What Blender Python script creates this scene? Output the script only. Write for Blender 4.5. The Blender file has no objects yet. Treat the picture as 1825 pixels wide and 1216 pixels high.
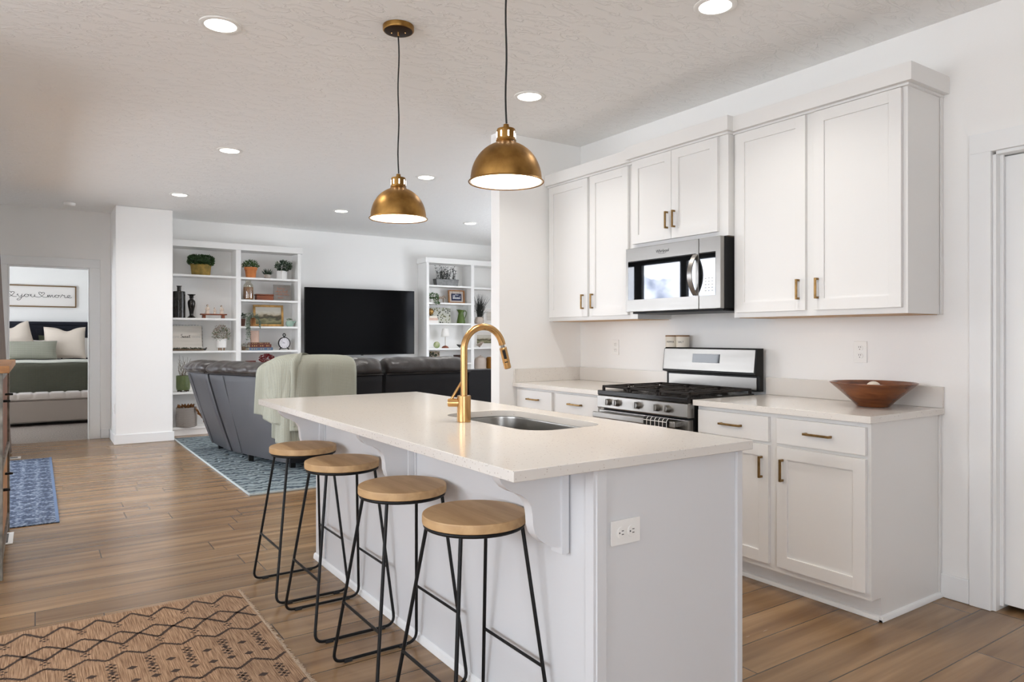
import bpy, bmesh, math, random
from mathutils import Vector, Matrix, noise
random.seed(7)
C = bpy.context.scene.collection
PI = math.pi

# ------------------------------------------------------------------ camera, sky, light, exposure
sc = bpy.context.scene
sc.view_settings.view_transform = 'Standard'
sc.view_settings.look = 'None'
sc.view_settings.exposure = 0.15
sc.view_settings.gamma = 1.0
sc.view_settings.use_curve_mapping = False
sc.cycles.max_bounces = 12
sc.cycles.diffuse_bounces = 8
sc.cycles.glossy_bounces = 5
sc.cycles.transmission_bounces = 6
sc.cycles.sample_clamp_indirect = 8.0
sc.cycles.caustics_reflective = False
sc.cycles.caustics_refractive = False

cam = bpy.data.cameras.new('camera')
cam_o = bpy.data.objects.new('camera', cam)
C.objects.link(cam_o)
cam.sensor_width = 36.0
cam.lens = 1255.0 / 1825.0 * 36.0
cam.shift_y = -(608.0 - 600.0) / 1825.0
cam.clip_start = 0.02
cam_o.location = (0, 0, 1.26)
cam_o.rotation_euler = (PI / 2, 0, -math.radians(34.05))
sc.camera = cam_o

SKY = 10.0
def build_world():
    w = bpy.data.worlds.new('world'); sc.world = w; w.use_nodes = True
    nt = w.node_tree; nt.nodes.clear(); N = nt.nodes.new; L = nt.links.new
    out = N('ShaderNodeOutputWorld'); bg = N('ShaderNodeBackground'); L(bg.outputs[0], out.inputs[0])
    bg.inputs[1].default_value = SKY
    tc = N('ShaderNodeTexCoord'); sep = N('ShaderNodeSeparateXYZ'); L(tc.outputs['Generated'], sep.inputs[0])
    # ridge line of the snowy mountains
    nz = N('ShaderNodeTexNoise'); nz.inputs['Scale'].default_value = 4.0; nz.inputs['Detail'].default_value = 8
    mp = N('ShaderNodeMapping'); mp.inputs['Scale'].default_value = (1, 1, 0.0); L(tc.outputs['Generated'], mp.inputs[0]); L(mp.outputs[0], nz.inputs['Vector'])
    mr = N('ShaderNodeMapRange'); mr.inputs[1].default_value = 0.3; mr.inputs[2].default_value = 0.7; mr.inputs[3].default_value = 0.04; mr.inputs[4].default_value = 0.12
    L(nz.outputs[0], mr.inputs[0])
    lt = N('ShaderNodeMath'); lt.operation = 'LESS_THAN'; L(sep.outputs[2], lt.inputs[0]); L(mr.outputs[0], lt.inputs[1])
    n2 = N('ShaderNodeTexNoise'); n2.inputs['Scale'].default_value = 22; n2.inputs['Detail'].default_value = 10; L(tc.outputs['Generated'], n2.inputs['Vector'])
    cr = N('ShaderNodeValToRGB'); cr.color_ramp.elements[0].position = 0.38; cr.color_ramp.elements[0].color = (0.16, 0.19, 0.27, 1)
    cr.color_ramp.elements[1].position = 0.56; cr.color_ramp.elements[1].color = (0.78, 0.82, 0.92, 1); L(n2.outputs[0], cr.inputs[0])
    sky = N('ShaderNodeValToRGB'); sky.color_ramp.elements[0].position = 0.05; sky.color_ramp.elements[0].color = (0.92, 0.95, 1, 1)
    sky.color_ramp.elements[1].position = 0.7; sky.color_ramp.elements[1].color = (0.72, 0.83, 1, 1); L(sep.outputs[2], sky.inputs[0])
    m1 = N('ShaderNodeMix'); m1.data_type = 'RGBA'; L(lt.outputs[0], m1.inputs[0]); L(sky.outputs[0], m1.inputs[6]); L(cr.outputs[0], m1.inputs[7])
    gl = N('ShaderNodeMath'); gl.operation = 'LESS_THAN'; gl.inputs[1].default_value = 0.012; L(sep.outputs[2], gl.inputs[0])
    m2 = N('ShaderNodeMix'); m2.data_type = 'RGBA'; L(gl.outputs[0], m2.inputs[0]); L(m1.outputs[2], m2.inputs[6]); m2.inputs[7].default_value = (0.86, 0.90, 0.96, 1)
    L(m2.outputs[2], bg.inputs[0])
build_world()

def portal(name, loc, rot, sx, sy):
    l = bpy.data.lights.new(name, 'AREA'); l.shape = 'RECTANGLE'; l.size = sx; l.size_y = sy; l.cycles.is_portal = True
    o = bpy.data.objects.new(name, l); C.objects.link(o); o.location = loc; o.rotation_euler = rot
# area lights point along local -Z; one portal per window opening
portal('daylight_portal', (-0.62, 7.05, 1.15), (0, -PI / 2, 0), 2.3, 3.6)
portal('daylight_portal', (-3.48, 1.55, 1.575), (0, -PI / 2, 0), 1.35, 3.5)
portal('daylight_portal', (-1.65, -3.08, 1.3), (PI / 2, 0, 0), 2.1, 2.2)
portal('daylight_portal', (-2.08, 12.2, 1.45), (0, -PI / 2, 0), 1.9, 2.0)
portal('daylight_portal', (6.85, 6.6, 1.55), (0, PI / 2, 0), 1.5, 2.8)  # portal of the added living room window

# ------------------------------------------------------------------ helpers
ROOT = {}
def tag(o, label=None, cat=None, group=None, kind=None):
    if label: o['label'] = label
    if cat: o['category'] = cat
    if group: o['group'] = group
    if kind: o['kind'] = kind
    return o
def thing(name, label, cat, loc=(0, 0, 0), rz=0.0, group=None):
    o = bpy.data.objects.new(name, None); C.objects.link(o)
    o.location = loc; o.rotation_euler = (0, 0, rz); o.empty_display_size = 0.05
    ROOT[o.name] = Vector(loc)
    return tag(o, label, cat, group)
def dup(root, loc, rz=None, label=None, group=None):
    r = root.copy(); C.objects.link(r); r.location = loc
    if rz is not None: r.rotation_euler = (0, 0, rz)
    if label: r['label'] = label
    if group: r['group'] = group
    for ch in list(root.children):
        c = ch.copy(); C.objects.link(c); c.parent = r
        for g in list(ch.children):
            d = g.copy(); C.objects.link(d); d.parent = c
    return r

class MB:
    """collects geometry in WORLD coordinates (or local ones for a thing built at the origin)"""
    def __init__(s): s.bm = bmesh.new(); s.mi = 0
    def _add(s, geom_verts, faces):
        vs = [s.bm.verts.new(v) for v in geom_verts]
        out = []
        for f in faces:
            try:
                fc = s.bm.faces.new([vs[i] for i in f]); fc.material_index = s.mi; out.append(fc)
            except ValueError: pass
        return vs, out
    def box(s, x0, y0, z0, x1, y1, z1, bev=0.0, seg=2, mat=None):
        x0, x1 = min(x0, x1), max(x0, x1); y0, y1 = min(y0, y1), max(y0, y1); z0, z1 = min(z0, z1), max(z0, z1)
        v = [(x0, y0, z0), (x1, y0, z0), (x1, y1, z0), (x0, y1, z0), (x0, y0, z1), (x1, y0, z1), (x1, y1, z1), (x0, y1, z1)]
        f = [(3, 2, 1, 0), (4, 5, 6, 7), (0, 1, 5, 4), (1, 2, 6, 5), (2, 3, 7, 6), (3, 0, 4, 7)]
        vs, fs = s._add(v, f)
        if bev > 0:
            bev = min(bev, 0.45 * min(x1 - x0, y1 - y0, z1 - z0))
            es = {e for fc in fs for e in fc.edges}
            r = bmesh.ops.bevel(s.bm, geom=list(es), offset=bev, segments=seg, profile=0.5, affect='EDGES', clamp_overlap=True)
            for fc in r['faces']: fc.material_index = s.mi
            vs = list({v for fc in r['faces'] for v in fc.verts} | {v for v in vs if v.is_valid})
        if mat is not None:
            for q in vs: q.co = mat @ q.co
        return s
    def tube(s, pts, r, seg=8, closed=False, cap=True, flat=1.0):
        pts = [Vector(p) for p in pts]; n = len(pts)
        rr = r if isinstance(r, (list, tuple)) else [r] * n
        rings = []; prev = None
        for i in range(n):
            if closed: t = (pts[(i + 1) % n] - pts[i - 1])
            else: t = pts[min(i + 1, n - 1)] - pts[max(i - 1, 0)]
            if t.length < 1e-9: t = Vector((0, 0, 1))
            t.normalize()
            if prev is None:
                a = Vector((0, 0, 1)) if abs(t.z) < 0.9 else Vector((1, 0, 0))
                u = t.cross(a).normalized()
            else:
                u = (prev - t * prev.dot(t))
                u = u.normalized() if u.length > 1e-6 else t.orthogonal().normalized()
            prev = u; w = t.cross(u)
            rings.append([s.bm.verts.new(pts[i] + (u * math.cos(2 * PI * k / seg) + w * math.sin(2 * PI * k / seg) * flat) * rr[i]) for k in range(seg)])
        m = n if closed else n - 1
        for i in range(m):
            a, b = rings[i], rings[(i + 1) % n]
            for k in range(seg):
                try: s.bm.faces.new((a[k], a[(k + 1) % seg], b[(k + 1) % seg], b[k])).material_index = s.mi
                except ValueError: pass
        if cap and not closed:
            try:
                s.bm.faces.new(list(reversed(rings[0]))).material_index = s.mi
                s.bm.faces.new(rings[-1]).material_index = s.mi
            except ValueError: pass
        return s
    def cyl(s, a, b, r0, r1=None, seg=24):
        return s.tube([a, b], [r0, r0 if r1 is None else r1], seg)
    def lathe(s, prof, c=(0, 0, 0), seg=32, mat=None, sx=1.0, sy=1.0):
        """prof: list of (r, z)"""
        rings = []; M = mat or Matrix.Identity(4); c = Vector(c)
        for r, z in prof:
            if r < 1e-6: rings.append([s.bm.verts.new(M @ (c + Vector((0, 0, z))))])
            else: rings.append([s.bm.verts.new(M @ (c + Vector((sx * r * math.cos(2 * PI * k / seg), sy * r * math.sin(2 * PI * k / seg), z)))) for k in range(seg)])
        for a, b in zip(rings[:-1], rings[1:]):
            for k in range(seg):
                k2 = (k + 1) % seg
                vs = [a[k % len(a)], a[k2 % len(a)], b[k2 % len(b)], b[k % len(b)]]
                u = []
                for q in vs:
                    if q not in u: u.append(q)
                if len(u) > 2:
                    try: s.bm.faces.new(u).material_index = s.mi
                    except ValueError: pass
        return s
    def sphere(s, c, r, seg=16, sc=(1, 1, 1), mat=None):
        n = seg // 2
        return s.lathe([(r * math.sin(PI * i / n) * 1.0, -r * math.cos(PI * i / n) * sc[2]) for i in range(n + 1)], c, seg, mat, sc[0], sc[1])
    def prism(s, poly, axis, a0, a1):
        """poly: 2-D outline; axis 'x','y','z' gives the extrusion axis"""
        def P(p, a):
            return {'x': (a, p[0], p[1]), 'y': (p[0], a, p[1]), 'z': (p[0], p[1], a)}[axis]
        n = len(poly)
        v = [P(p, a0) for p in poly] + [P(p, a1) for p in poly]
        f = [tuple(range(n - 1, -1, -1)), tuple(range(n, 2 * n))] + [(i, (i + 1) % n, n + (i + 1) % n, n + i) for i in range(n)]
        s._add(v, f); return s
    def grid(s, fn, nu, nv, closed_u=False):
        vs = [[s.bm.verts.new(fn(i / nu, j / nv)) for i in range(nu + (0 if closed_u else 1))] for j in range(nv + 1)]
        w = len(vs[0])
        for j in range(nv):
            for i in range(nu):
                s.bm.faces.new((vs[j][i], vs[j][(i + 1) % w], vs[j + 1][(i + 1) % w], vs[j + 1][i])).material_index = s.mi
        return s
    def mesh(s, me, M):
        b2 = bmesh.new(); b2.from_mesh(me)
        mp = {}
        for v in b2.verts: mp[v] = s.bm.verts.new(M @ v.co)
        for f in b2.faces:
            try: s.bm.faces.new([mp[v] for v in f.verts]).material_index = s.mi
            except ValueError: pass
        b2.free(); return s
    def leaf(s, p, d, ln, wd, up=None):
        p = Vector(p); d = Vector(d).normalized()
        side = d.cross(up or Vector((random.uniform(-1, 1), random.uniform(-1, 1), random.uniform(-.3, 1))))
        side = side.normalized() if side.length > 1e-4 else d.orthogonal().normalized()
        nrm = side.cross(d)
        m = p + d * ln * 0.45
        v = [p, m + side * wd * 0.5 + nrm * wd * .15, p + d * ln, m - side * wd * 0.5 + nrm * wd * .15, m]
        s._add(v, [(0, 1, 4), (1, 2, 4), (2, 3, 4), (3, 0, 4)]); return s
    def build(s, name, mat, parent=None, smooth=40, recalc=True, kind=None):
        if recalc: bmesh.ops.recalc_face_normals(s.bm, faces=s.bm.faces)
        if parent is not None:
            off = ROOT.get(parent.name, Vector((0, 0, 0)))
            bmesh.ops.translate(s.bm, verts=s.bm.verts, vec=-off)
        me = bpy.data.meshes.new(name); s.bm.to_mesh(me); s.bm.free()
        for m in (mat if isinstance(mat, (list, tuple)) else [mat]): me.materials.append(m)
        if smooth:
            me.shade_smooth(); me.set_sharp_from_angle(angle=math.radians(smooth))
        o = bpy.data.objects.new(name, me); C.objects.link(o)
        if smooth and smooth < 75:
            wn = o.modifiers.new('weighted_normals', 'WEIGHTED_NORMAL'); wn.weight = 100; wn.keep_sharp = True
        if parent is not None:
            o.parent = parent; ROOT[o.name] = ROOT.get(parent.name, Vector((0, 0, 0)))
        if kind: o['kind'] = kind
        return o

def single(name, mb, mat, label, cat, loc, group=None, smooth=40):
    """a thing made of one mesh, its origin at loc"""
    loc = Vector(loc)
    bmesh.ops.translate(mb.bm, verts=mb.bm.verts, vec=-loc)
    o = mb.build(name, mat, None, smooth); o.location = loc; ROOT[o.name] = loc
    return tag(o, label, cat, group)

def text_mesh(txt, size, extrude=0.0006, shear=0.0, spacing=1.0):
    cu = bpy.data.curves.new('t', 'FONT'); cu.body = txt; cu.size = size; cu.extrude = extrude; cu.align_x = 'CENTER'; cu.align_y = 'CENTER'
    cu.shear = shear; cu.space_character = spacing
    ob = bpy.data.objects.new('t', cu); C.objects.link(ob)
    dg = bpy.context.evaluated_depsgraph_get(); dg.update()
    me = bpy.data.meshes.new_from_object(ob.evaluated_get(dg))
    bpy.data.objects.remove(ob); bpy.data.curves.remove(cu)
    return me
def face_M(origin, right, up):
    r = Vector(right).normalized(); u = Vector(up).normalized(); n = r.cross(u)
    M = Matrix.Identity(4)
    for i in range(3): M[i][0] = r[i]; M[i][1] = u[i]; M[i][2] = n[i]; M[i][3] = origin[i]
    return M
def smooth_pts(pts, n=5):
    P = [Vector(p) for p in pts]; out = []
    for i in range(len(P) - 1):
        p0 = P[max(i - 1, 0)]; p1 = P[i]; p2 = P[i + 1]; p3 = P[min(i + 2, len(P) - 1)]
        for k in range(n):
            t = k / n
            out.append(0.5 * ((2 * p1) + (p2 - p0) * t + (2 * p0 - 5 * p1 + 4 * p2 - p3) * t * t + (3 * p1 - p0 - 3 * p2 + p3) * t ** 3))
    out.append(P[-1]); return out
GL = {
 'e': ([(0, 0), (.35, .35), (.6, .75), (.4, 1), (.15, .7), (.2, .2), (.5, 0), (.9, .15)], .9),
 'o': ([(0, .1), (.15, .7), (.45, 1), (.15, .6), (.25, .1), (.6, .05), (.8, .5), (.55, .95), (.75, .8), (1.0, .9)], 1.0),
 'l': ([(0, 0), (.5, 1.0), (.6, 2), (.35, 2.2), (.25, 1), (.4, .1), (.8, .15)], .8),
 'v': ([(0, .6), (.2, 1), (.35, .4), (.5, 0), (.75, .5), (.8, 1), (1.0, .9)], 1.0),
 'y': ([(0, .5), (.15, 1), (.25, .3), (.5, .1), (.8, .6), (.85, 1), (.75, -.3), (.5, -1.1), (.1, -1.2), (.1, -.8), (.6, -.3), (1.1, .2)], 1.1),
 'u': ([(0, .3), (.2, 1), (.2, .3), (.45, 0), (.75, .4), (.8, 1), (.8, .2), (1.0, .1)], 1.0),
 'm': ([(0, 0), (.15, .9), (.2, 0), (.45, .95), (.55, 0), (.85, .95), (.95, .1), (1.2, .15)], 1.2),
 'r': ([(0, 0), (.3, .9), (.35, 1.15), (.5, .85), (.75, .9), (.7, .3), (.9, 0), (1.1, .2)], 1.1),
 '*': ([(0, .05), (.45, 0), (.8, .2), (1.05, .6), (1.38, 1.3), (1.36, 1.7), (1.15, 1.8), (.98, 1.62), (.93, 1.35), (.86, 1.65), (.66, 1.85), (.46, 1.72), (.46, 1.35), (.75, .75), (1.05, .25), (1.4, 0), (1.8, .05)], 1.8),
 'S': ([(.9, 1.9), (.6, 2.2), (.2, 1.9), (.3, 1.4), (.8, .9), (.7, .2), (.2, 0), (-.1, .3)], .9),
 'w': ([(0, .5), (.15, 1), (.3, 0), (.6, .8), (.8, 0), (1.05, 1), (1.2, .9)], 1.2),
 't': ([(0, 0), (.4, 1), (.45, 1.8), (.4, .2), (.6, 0), (.9, .2)], .9),
 'b': ([(0, 0), (.4, 1.2), (.5, 2.1), (.25, 2), (.3, .2), (.6, 0), (.8, .5), (.5, .9), (.9, .9)], .9),
 's': ([(0, 0), (.35, 1), (.5, .8), (.6, .3), (.3, 0), (.8, .1)], .8),
 'd': ([(.6, .9), (.2, .8), (.1, .2), (.5, .1), (.75, 1), (.8, 2), (.75, .2), (1.0, .1)], 1.0),
 'h': ([(0, 0), (.4, 1.2), (.45, 2.1), (.2, 1.9), (.2, 0), (.5, .9), (.7, .7), (.7, .1), (.9, .1)], .9),
 'a': ([(.6, .9), (.2, .8), (.1, .2), (.5, .1), (.7, .9), (.7, .2), (.9, .1)], .9),
 'n': ([(0, 0), (.15, .9), (.2, 0), (.5, .95), (.65, .1), (.9, .15)], .9),
 'i': ([(0, 0), (.3, .95), (.3, .1), (.6, .15)], .6),
 ' ': (None, .7)}
def script(mb, txt, M, s, wx=1.0, r=0.002):
    """handwritten strokes in the local plane of M, centred on its origin"""
    W = sum(GL[c][1] for c in txt) * wx; x = -W / 2
    for c in txt:
        g, w = GL[c]
        if g:
            pts = smooth_pts([Vector(((x + p[0] * wx) * s, p[1] * s, 0.0)) for p in g], 4)
            mb.tube([M @ p for p in pts], r, 5)
            if c == 't': mb.tube([M @ Vector(((x + .1 * wx) * s, 1.25 * s, 0)), M @ Vector(((x + .8 * wx) * s, 1.35 * s, 0))], r, 5)
        x += w * wx
    return mb

# ------------------------------------------------------------------ materials
def mat(name, col, rough=0.5, metal=0.0, var=0.0, vscale=6.0, bump=0.0, bscale=40.0, stretch=None, spec=None, emit=None, estr=1.0, col2=None, coat=0.0, rvar=0.0, sheen=0.0, trans=0.0):
    m = bpy.data.materials.new(name); m.use_nodes = True
    nt = m.node_tree; N = nt.nodes.new; L = nt.links.new
    b = nt.nodes['Principled BSDF']
    b.inputs['Base Color'].default_value = (*col, 1); b.inputs['Roughness'].default_value = rough; b.inputs['Metallic'].default_value = metal
    if spec is not None: b.inputs['Specular IOR Level'].default_value = spec
    if coat: b.inputs['Coat Weight'].default_value = coat; b.inputs['Coat Roughness'].default_value = 0.1
    if sheen: b.inputs['Sheen Weight'].default_value = sheen
    if trans: b.inputs['Transmission Weight'].default_value = trans
    if emit: b.inputs['Emission Color'].default_value = (*emit, 1); b.inputs['Emission Strength'].default_value = estr
    tc = N('ShaderNodeTexCoord'); mp = N('ShaderNodeMapping'); L(tc.outputs['Object'], mp.inputs[0])
    if stretch: mp.inputs['Scale'].default_value = stretch
    if var or col2 or rvar:
        nz = N('ShaderNodeTexNoise'); nz.inputs['Scale'].default_value = vscale; nz.inputs['Detail'].default_value = 6; L(mp.outputs[0], nz.inputs['Vector'])
        if var or col2:
            cr = N('ShaderNodeValToRGB'); L(nz.outputs[0], cr.inputs[0])
            c2 = col2 or tuple(max(0, c * (1 - var)) for c in col)
            cr.color_ramp.elements[0].position = .35; cr.color_ramp.elements[1].position = .65
            cr.color_ramp.elements[0].color = (*c2, 1); cr.color_ramp.elements[1].color = (*[min(1, c * (1 + (0 if col2 else var * .4))) for c in col], 1)
            L(cr.outputs[0], b.inputs['Base Color'])
        if rvar:
            mr = N('ShaderNodeMapRange'); L(nz.outputs[0], mr.inputs[0]); mr.inputs[1].default_value = .3; mr.inputs[2].default_value = .7
            mr.inputs[3].default_value = max(0, rough - rvar); mr.inputs[4].default_value = rough + rvar; L(mr.outputs[0], b.inputs['Roughness'])
    if bump:
        n2 = N('ShaderNodeTexNoise'); n2.inputs['Scale'].default_value = bscale; n2.inputs['Detail'].default_value = 4; L(mp.outputs[0], n2.inputs['Vector'])
        bp = N('ShaderNodeBump'); bp.inputs['Strength'].default_value = bump; bp.inputs['Distance'].default_value = 0.01; L(n2.outputs[0], bp.inputs['Height']); L(bp.outputs[0], b.inputs['Normal'])
    return m

def mat_planks():
    m = bpy.data.materials.new('oak_plank_floor'); m.use_nodes = True
    nt = m.node_tree; N = nt.nodes.new; L = nt.links.new; b = nt.nodes['Principled BSDF']
    tc = N('ShaderNodeTexCoord')
    br = N('ShaderNodeTexBrick')
    sx = N('ShaderNodeSeparateXYZ'); L(tc.outputs['Object'], sx.inputs[0])
    rw = N('ShaderNodeMath'); rw.operation = 'DIVIDE'; L(sx.outputs[1], rw.inputs[0]); rw.inputs[1].default_value = 0.185
    fl = N('ShaderNodeMath'); fl.operation = 'FLOOR'; L(rw.outputs[0], fl.inputs[0])
    wn = N('ShaderNodeTexWhiteNoise'); wn.noise_dimensions = '1D'; L(fl.outputs[0], wn.inputs['W'])
    ad = N('ShaderNodeMath'); ad.operation = 'MULTIPLY_ADD'; L(wn.outputs['Value'], ad.inputs[0]); ad.inputs[1].default_value = 1.5; L(sx.outputs[0], ad.inputs[2])
    cb = N('ShaderNodeCombineXYZ'); L(ad.outputs[0], cb.inputs[0]); L(sx.outputs[1], cb.inputs[1]); L(cb.outputs[0], br.inputs['Vector'])
    br.offset = 0.0; br.inputs['Scale'].default_value = 1.0; br.inputs['Brick Width'].default_value = 1.5; br.inputs['Row Height'].default_value = 0.185
    br.inputs['Mortar Size'].default_value = 0.0028; br.inputs['Mortar Smooth'].default_value = 0.2; br.inputs['Bias'].default_value = 0.0
    br.inputs['Color1'].default_value = (0, 0, 0, 1); br.inputs['Color2'].default_value = (1, 1, 1, 1); br.inputs['Mortar'].default_value = (0, 0, 0, 1)
    # long grain, shifted from plank to plank
    mul = N('ShaderNodeVectorMath'); mul.operation = 'MULTIPLY_ADD'; L(br.outputs['Color'], mul.inputs[0]); mul.inputs[1].default_value = (7, 3, 0); L(tc.outputs['Object'], mul.inputs[2])
    mp = N('ShaderNodeMapping'); mp.inputs['Scale'].default_value = (0.55, 8, 1); L(mul.outputs[0], mp.inputs[0])
    g1 = N('ShaderNodeTexNoise'); g1.inputs['Scale'].default_value = 1.6; g1.inputs['Detail'].default_value = 4; g1.inputs['Distortion'].default_value = 0.25; L(mp.outputs[0], g1.inputs['Vector'])
    mp2 = N('ShaderNodeMapping'); mp2.inputs['Scale'].default_value = (1.3, 17, 1); L(mul.outputs[0], mp2.inputs[0])
    g2 = N('ShaderNodeTexNoise'); g2.inputs['Scale'].default_value = 1.5; g2.inputs['Detail'].default_value = 4; L(mp2.outputs[0], g2.inputs['Vector'])
    cr = N('ShaderNodeValToRGB'); L(g1.outputs[0], cr.inputs[0])
    e = cr.color_ramp.elements; e[0].position = 0.28; e[0].color = (0.160, 0.087, 0.040, 1); e[1].position = 0.72; e[1].color = (0.345, 0.215, 0.112, 1)
    q = e.new(0.5); q.color = (0.245, 0.145, 0.070, 1)
    mx = N('ShaderNodeMix'); mx.data_type = 'RGBA'; mx.blend_type = 'MULTIPLY'; mx.inputs[0].default_value = 0.06
    cr2 = N('ShaderNodeValToRGB'); L(g2.outputs[0], cr2.inputs[0]); cr2.color_ramp.elements[0].position = .3; cr2.color_ramp.elements[0].color = (.55, .52, .5, 1); cr2.color_ramp.elements[1].position = .6; cr2.color_ramp.elements[1].color = (1, 1, 1, 1)
    L(cr.outputs[0], mx.inputs[6]); L(cr2.outputs[0], mx.inputs[7])
    # plank to plank tone
    tone = N('ShaderNodeMapRange'); L(br.outputs['Color'], tone.inputs[0]); tone.inputs[3].default_value = 0.86; tone.inputs[4].default_value = 1.1
    m3 = N('ShaderNodeMix'); m3.data_type = 'RGBA'; m3.blend_type = 'MULTIPLY'; m3.inputs[0].default_value = 1.0; L(mx.outputs[2], m3.inputs[6]); L(tone.outputs[0], m3.inputs[7])
    m4 = N('ShaderNodeMix'); m4.data_type = 'RGBA'; L(br.outputs['Fac'], m4.inputs[0]); L(m3.outputs[2], m4.inputs[6]); m4.inputs[7].default_value = (0.06, 0.035, 0.018, 1)
    L(m4.outputs[2], b.inputs['Base Color'])
    rr = N('ShaderNodeMapRange'); L(g2.outputs[0], rr.inputs[0]); rr.inputs[3].default_value = 0.23; rr.inputs[4].default_value = 0.29; L(rr.outputs[0], b.inputs['Roughness'])
    bp = N('ShaderNodeBump'); bp.inputs['Strength'].default_value = 0.1; bp.inputs['Distance'].default_value = 0.004; L(g1.outputs[0], bp.inputs['Height']); L(bp.outputs[0], b.inputs['Normal'])
    return m
def mat_ceiling():
    m = mat('textured_ceiling', (0.88, 0.88, 0.87), 0.9)
    nt = m.node_tree; N = nt.nodes.new; L = nt.links.new; b = nt.nodes['Principled BSDF']
    tc = N('ShaderNodeTexCoord'); v = N('ShaderNodeTexNoise'); v.inputs['Scale'].default_value = 9; v.inputs['Detail'].default_value = 5; v.inputs['Distortion'].default_value = .8
    cm = N('ShaderNodeMapping'); cm.inputs['Scale'].default_value = (.8, 2.0, 1); cm.inputs['Rotation'].default_value = (0, 0, .5); L(tc.outputs['Object'], cm.inputs[0]); L(cm.outputs[0], v.inputs['Vector'])
    cr = N('ShaderNodeValToRGB'); cr.color_ramp.elements[0].position = .5; cr.color_ramp.elements[1].position = .56; q = cr.color_ramp.elements.new(.62); q.color = (.25, .25, .25, 1); L(v.outputs[0], cr.inputs[0])
    bp = N('ShaderNodeBump'); bp.inputs['Strength'].default_value = 0.5; bp.inputs['Distance'].default_value = 0.006; L(cr.outputs[0], bp.inputs['Height']); L(bp.outputs[0], b.inputs['Normal'])
    return m
def mat_quartz():
    m = mat('speckled_quartz', (0.715, 0.685, 0.64), 0.16)
    nt = m.node_tree; N = nt.nodes.new; L = nt.links.new; b = nt.nodes['Principled BSDF']
    tc = N('ShaderNodeTexCoord'); v = N('ShaderNodeTexVoronoi'); v.inputs['Scale'].default_value = 130; L(tc.outputs['Object'], v.inputs['Vector'])
    sp = N('ShaderNodeSeparateColor'); L(v.outputs['Color'], sp.inputs[0])
    d = N('ShaderNodeMath'); d.operation = 'LESS_THAN'; d.inputs[1].default_value = 0.25; L(v.outputs['Distance'], d.inputs[0])
    g = N('ShaderNodeMath'); g.operation = 'GREATER_THAN'; g.inputs[1].default_value = 0.8; L(sp.outputs[0], g.inputs[0])
    mu = N('ShaderNodeMath'); mu.operation = 'MULTIPLY'; L(d.outputs[0], mu.inputs[0]); L(g.outputs[0], mu.inputs[1])
    cc = N('ShaderNodeMix'); cc.data_type = 'RGBA'; L(sp.outputs[1], cc.inputs[0]); cc.inputs[6].default_value = (0.36, 0.33, 0.3, 1); cc.inputs[7].default_value = (0.66, 0.6, 0.53, 1)
    mx = N('ShaderNodeMix'); mx.data_type = 'RGBA'; L(mu.outputs[0], mx.inputs[0]); mx.inputs[6].default_value = (0.715, 0.685, 0.64, 1); L(cc.outputs[2], mx.inputs[7])
    L(mx.outputs[2], b.inputs['Base Color'])
    return m
def mat_grain(name, c1, c2, rough, scale=(1, 14, 14), sc_=2.2):
    m = mat(name, c1, rough)
    nt = m.node_tree; N = nt.nodes.new; L = nt.links.new; b = nt.nodes['Principled BSDF']
    tc = N('ShaderNodeTexCoord'); mp = N('ShaderNodeMapping'); mp.inputs['Scale'].default_value = scale; L(tc.outputs['Object'], mp.inputs[0])
    g = N('ShaderNodeTexNoise'); g.inputs['Scale'].default_value = sc_; g.inputs['Detail'].default_value = 8; g.inputs['Distortion'].default_value = 0.8; L(mp.outputs[0], g.inputs['Vector'])
    cr = N('ShaderNodeValToRGB'); L(g.outputs[0], cr.inputs[0]); cr.color_ramp.elements[0].position = .3; cr.color_ramp.elements[0].color = (*c2, 1); cr.color_ramp.elements[1].position = .68; cr.color_ramp.elements[1].color = (*c1, 1)
    L(cr.outputs[0], b.inputs['Base Color']); return m
def mat_weave(name, c1, c2, su, sv, rough=0.95, axes='xy', bump=0.4):
    """two crossed wave patterns: a woven cloth"""
    m = mat(name, c1, rough)
    nt = m.node_tree; N = nt.nodes.new; L = nt.links.new; b = nt.nodes['Principled BSDF']
    tc = N('ShaderNodeTexCoord'); ws = []
    for ax, s in zip(axes, (su, sv)):
        w = N('ShaderNodeTexWave'); w.bands_direction = ax.upper(); w.inputs['Scale'].default_value = s; w.inputs['Distortion'].default_value = 0.6; w.inputs['Detail'].default_value = 1
        L(tc.outputs['Object'], w.inputs['Vector']); ws.append(w)
    mu = N('ShaderNodeMath'); mu.operation = 'MULTIPLY'; L(ws[0].outputs['Fac'], mu.inputs[0]); L(ws[1].outputs['Fac'], mu.inputs[1])
    mx = N('ShaderNodeMix'); mx.data_type = 'RGBA'; L(mu.outputs[0], mx.inputs[0]); mx.inputs[6].default_value = (*c2, 1); mx.inputs[7].default_value = (*c1, 1); L(mx.outputs[2], b.inputs['Base Color'])
    bp = N('ShaderNodeBump'); bp.inputs['Strength'].default_value = bump; bp.inputs['Distance'].default_value = 0.004; L(mu.outputs[0], bp.inputs['Height']); L(bp.outputs[0], b.inputs['Normal'])
    return m

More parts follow.
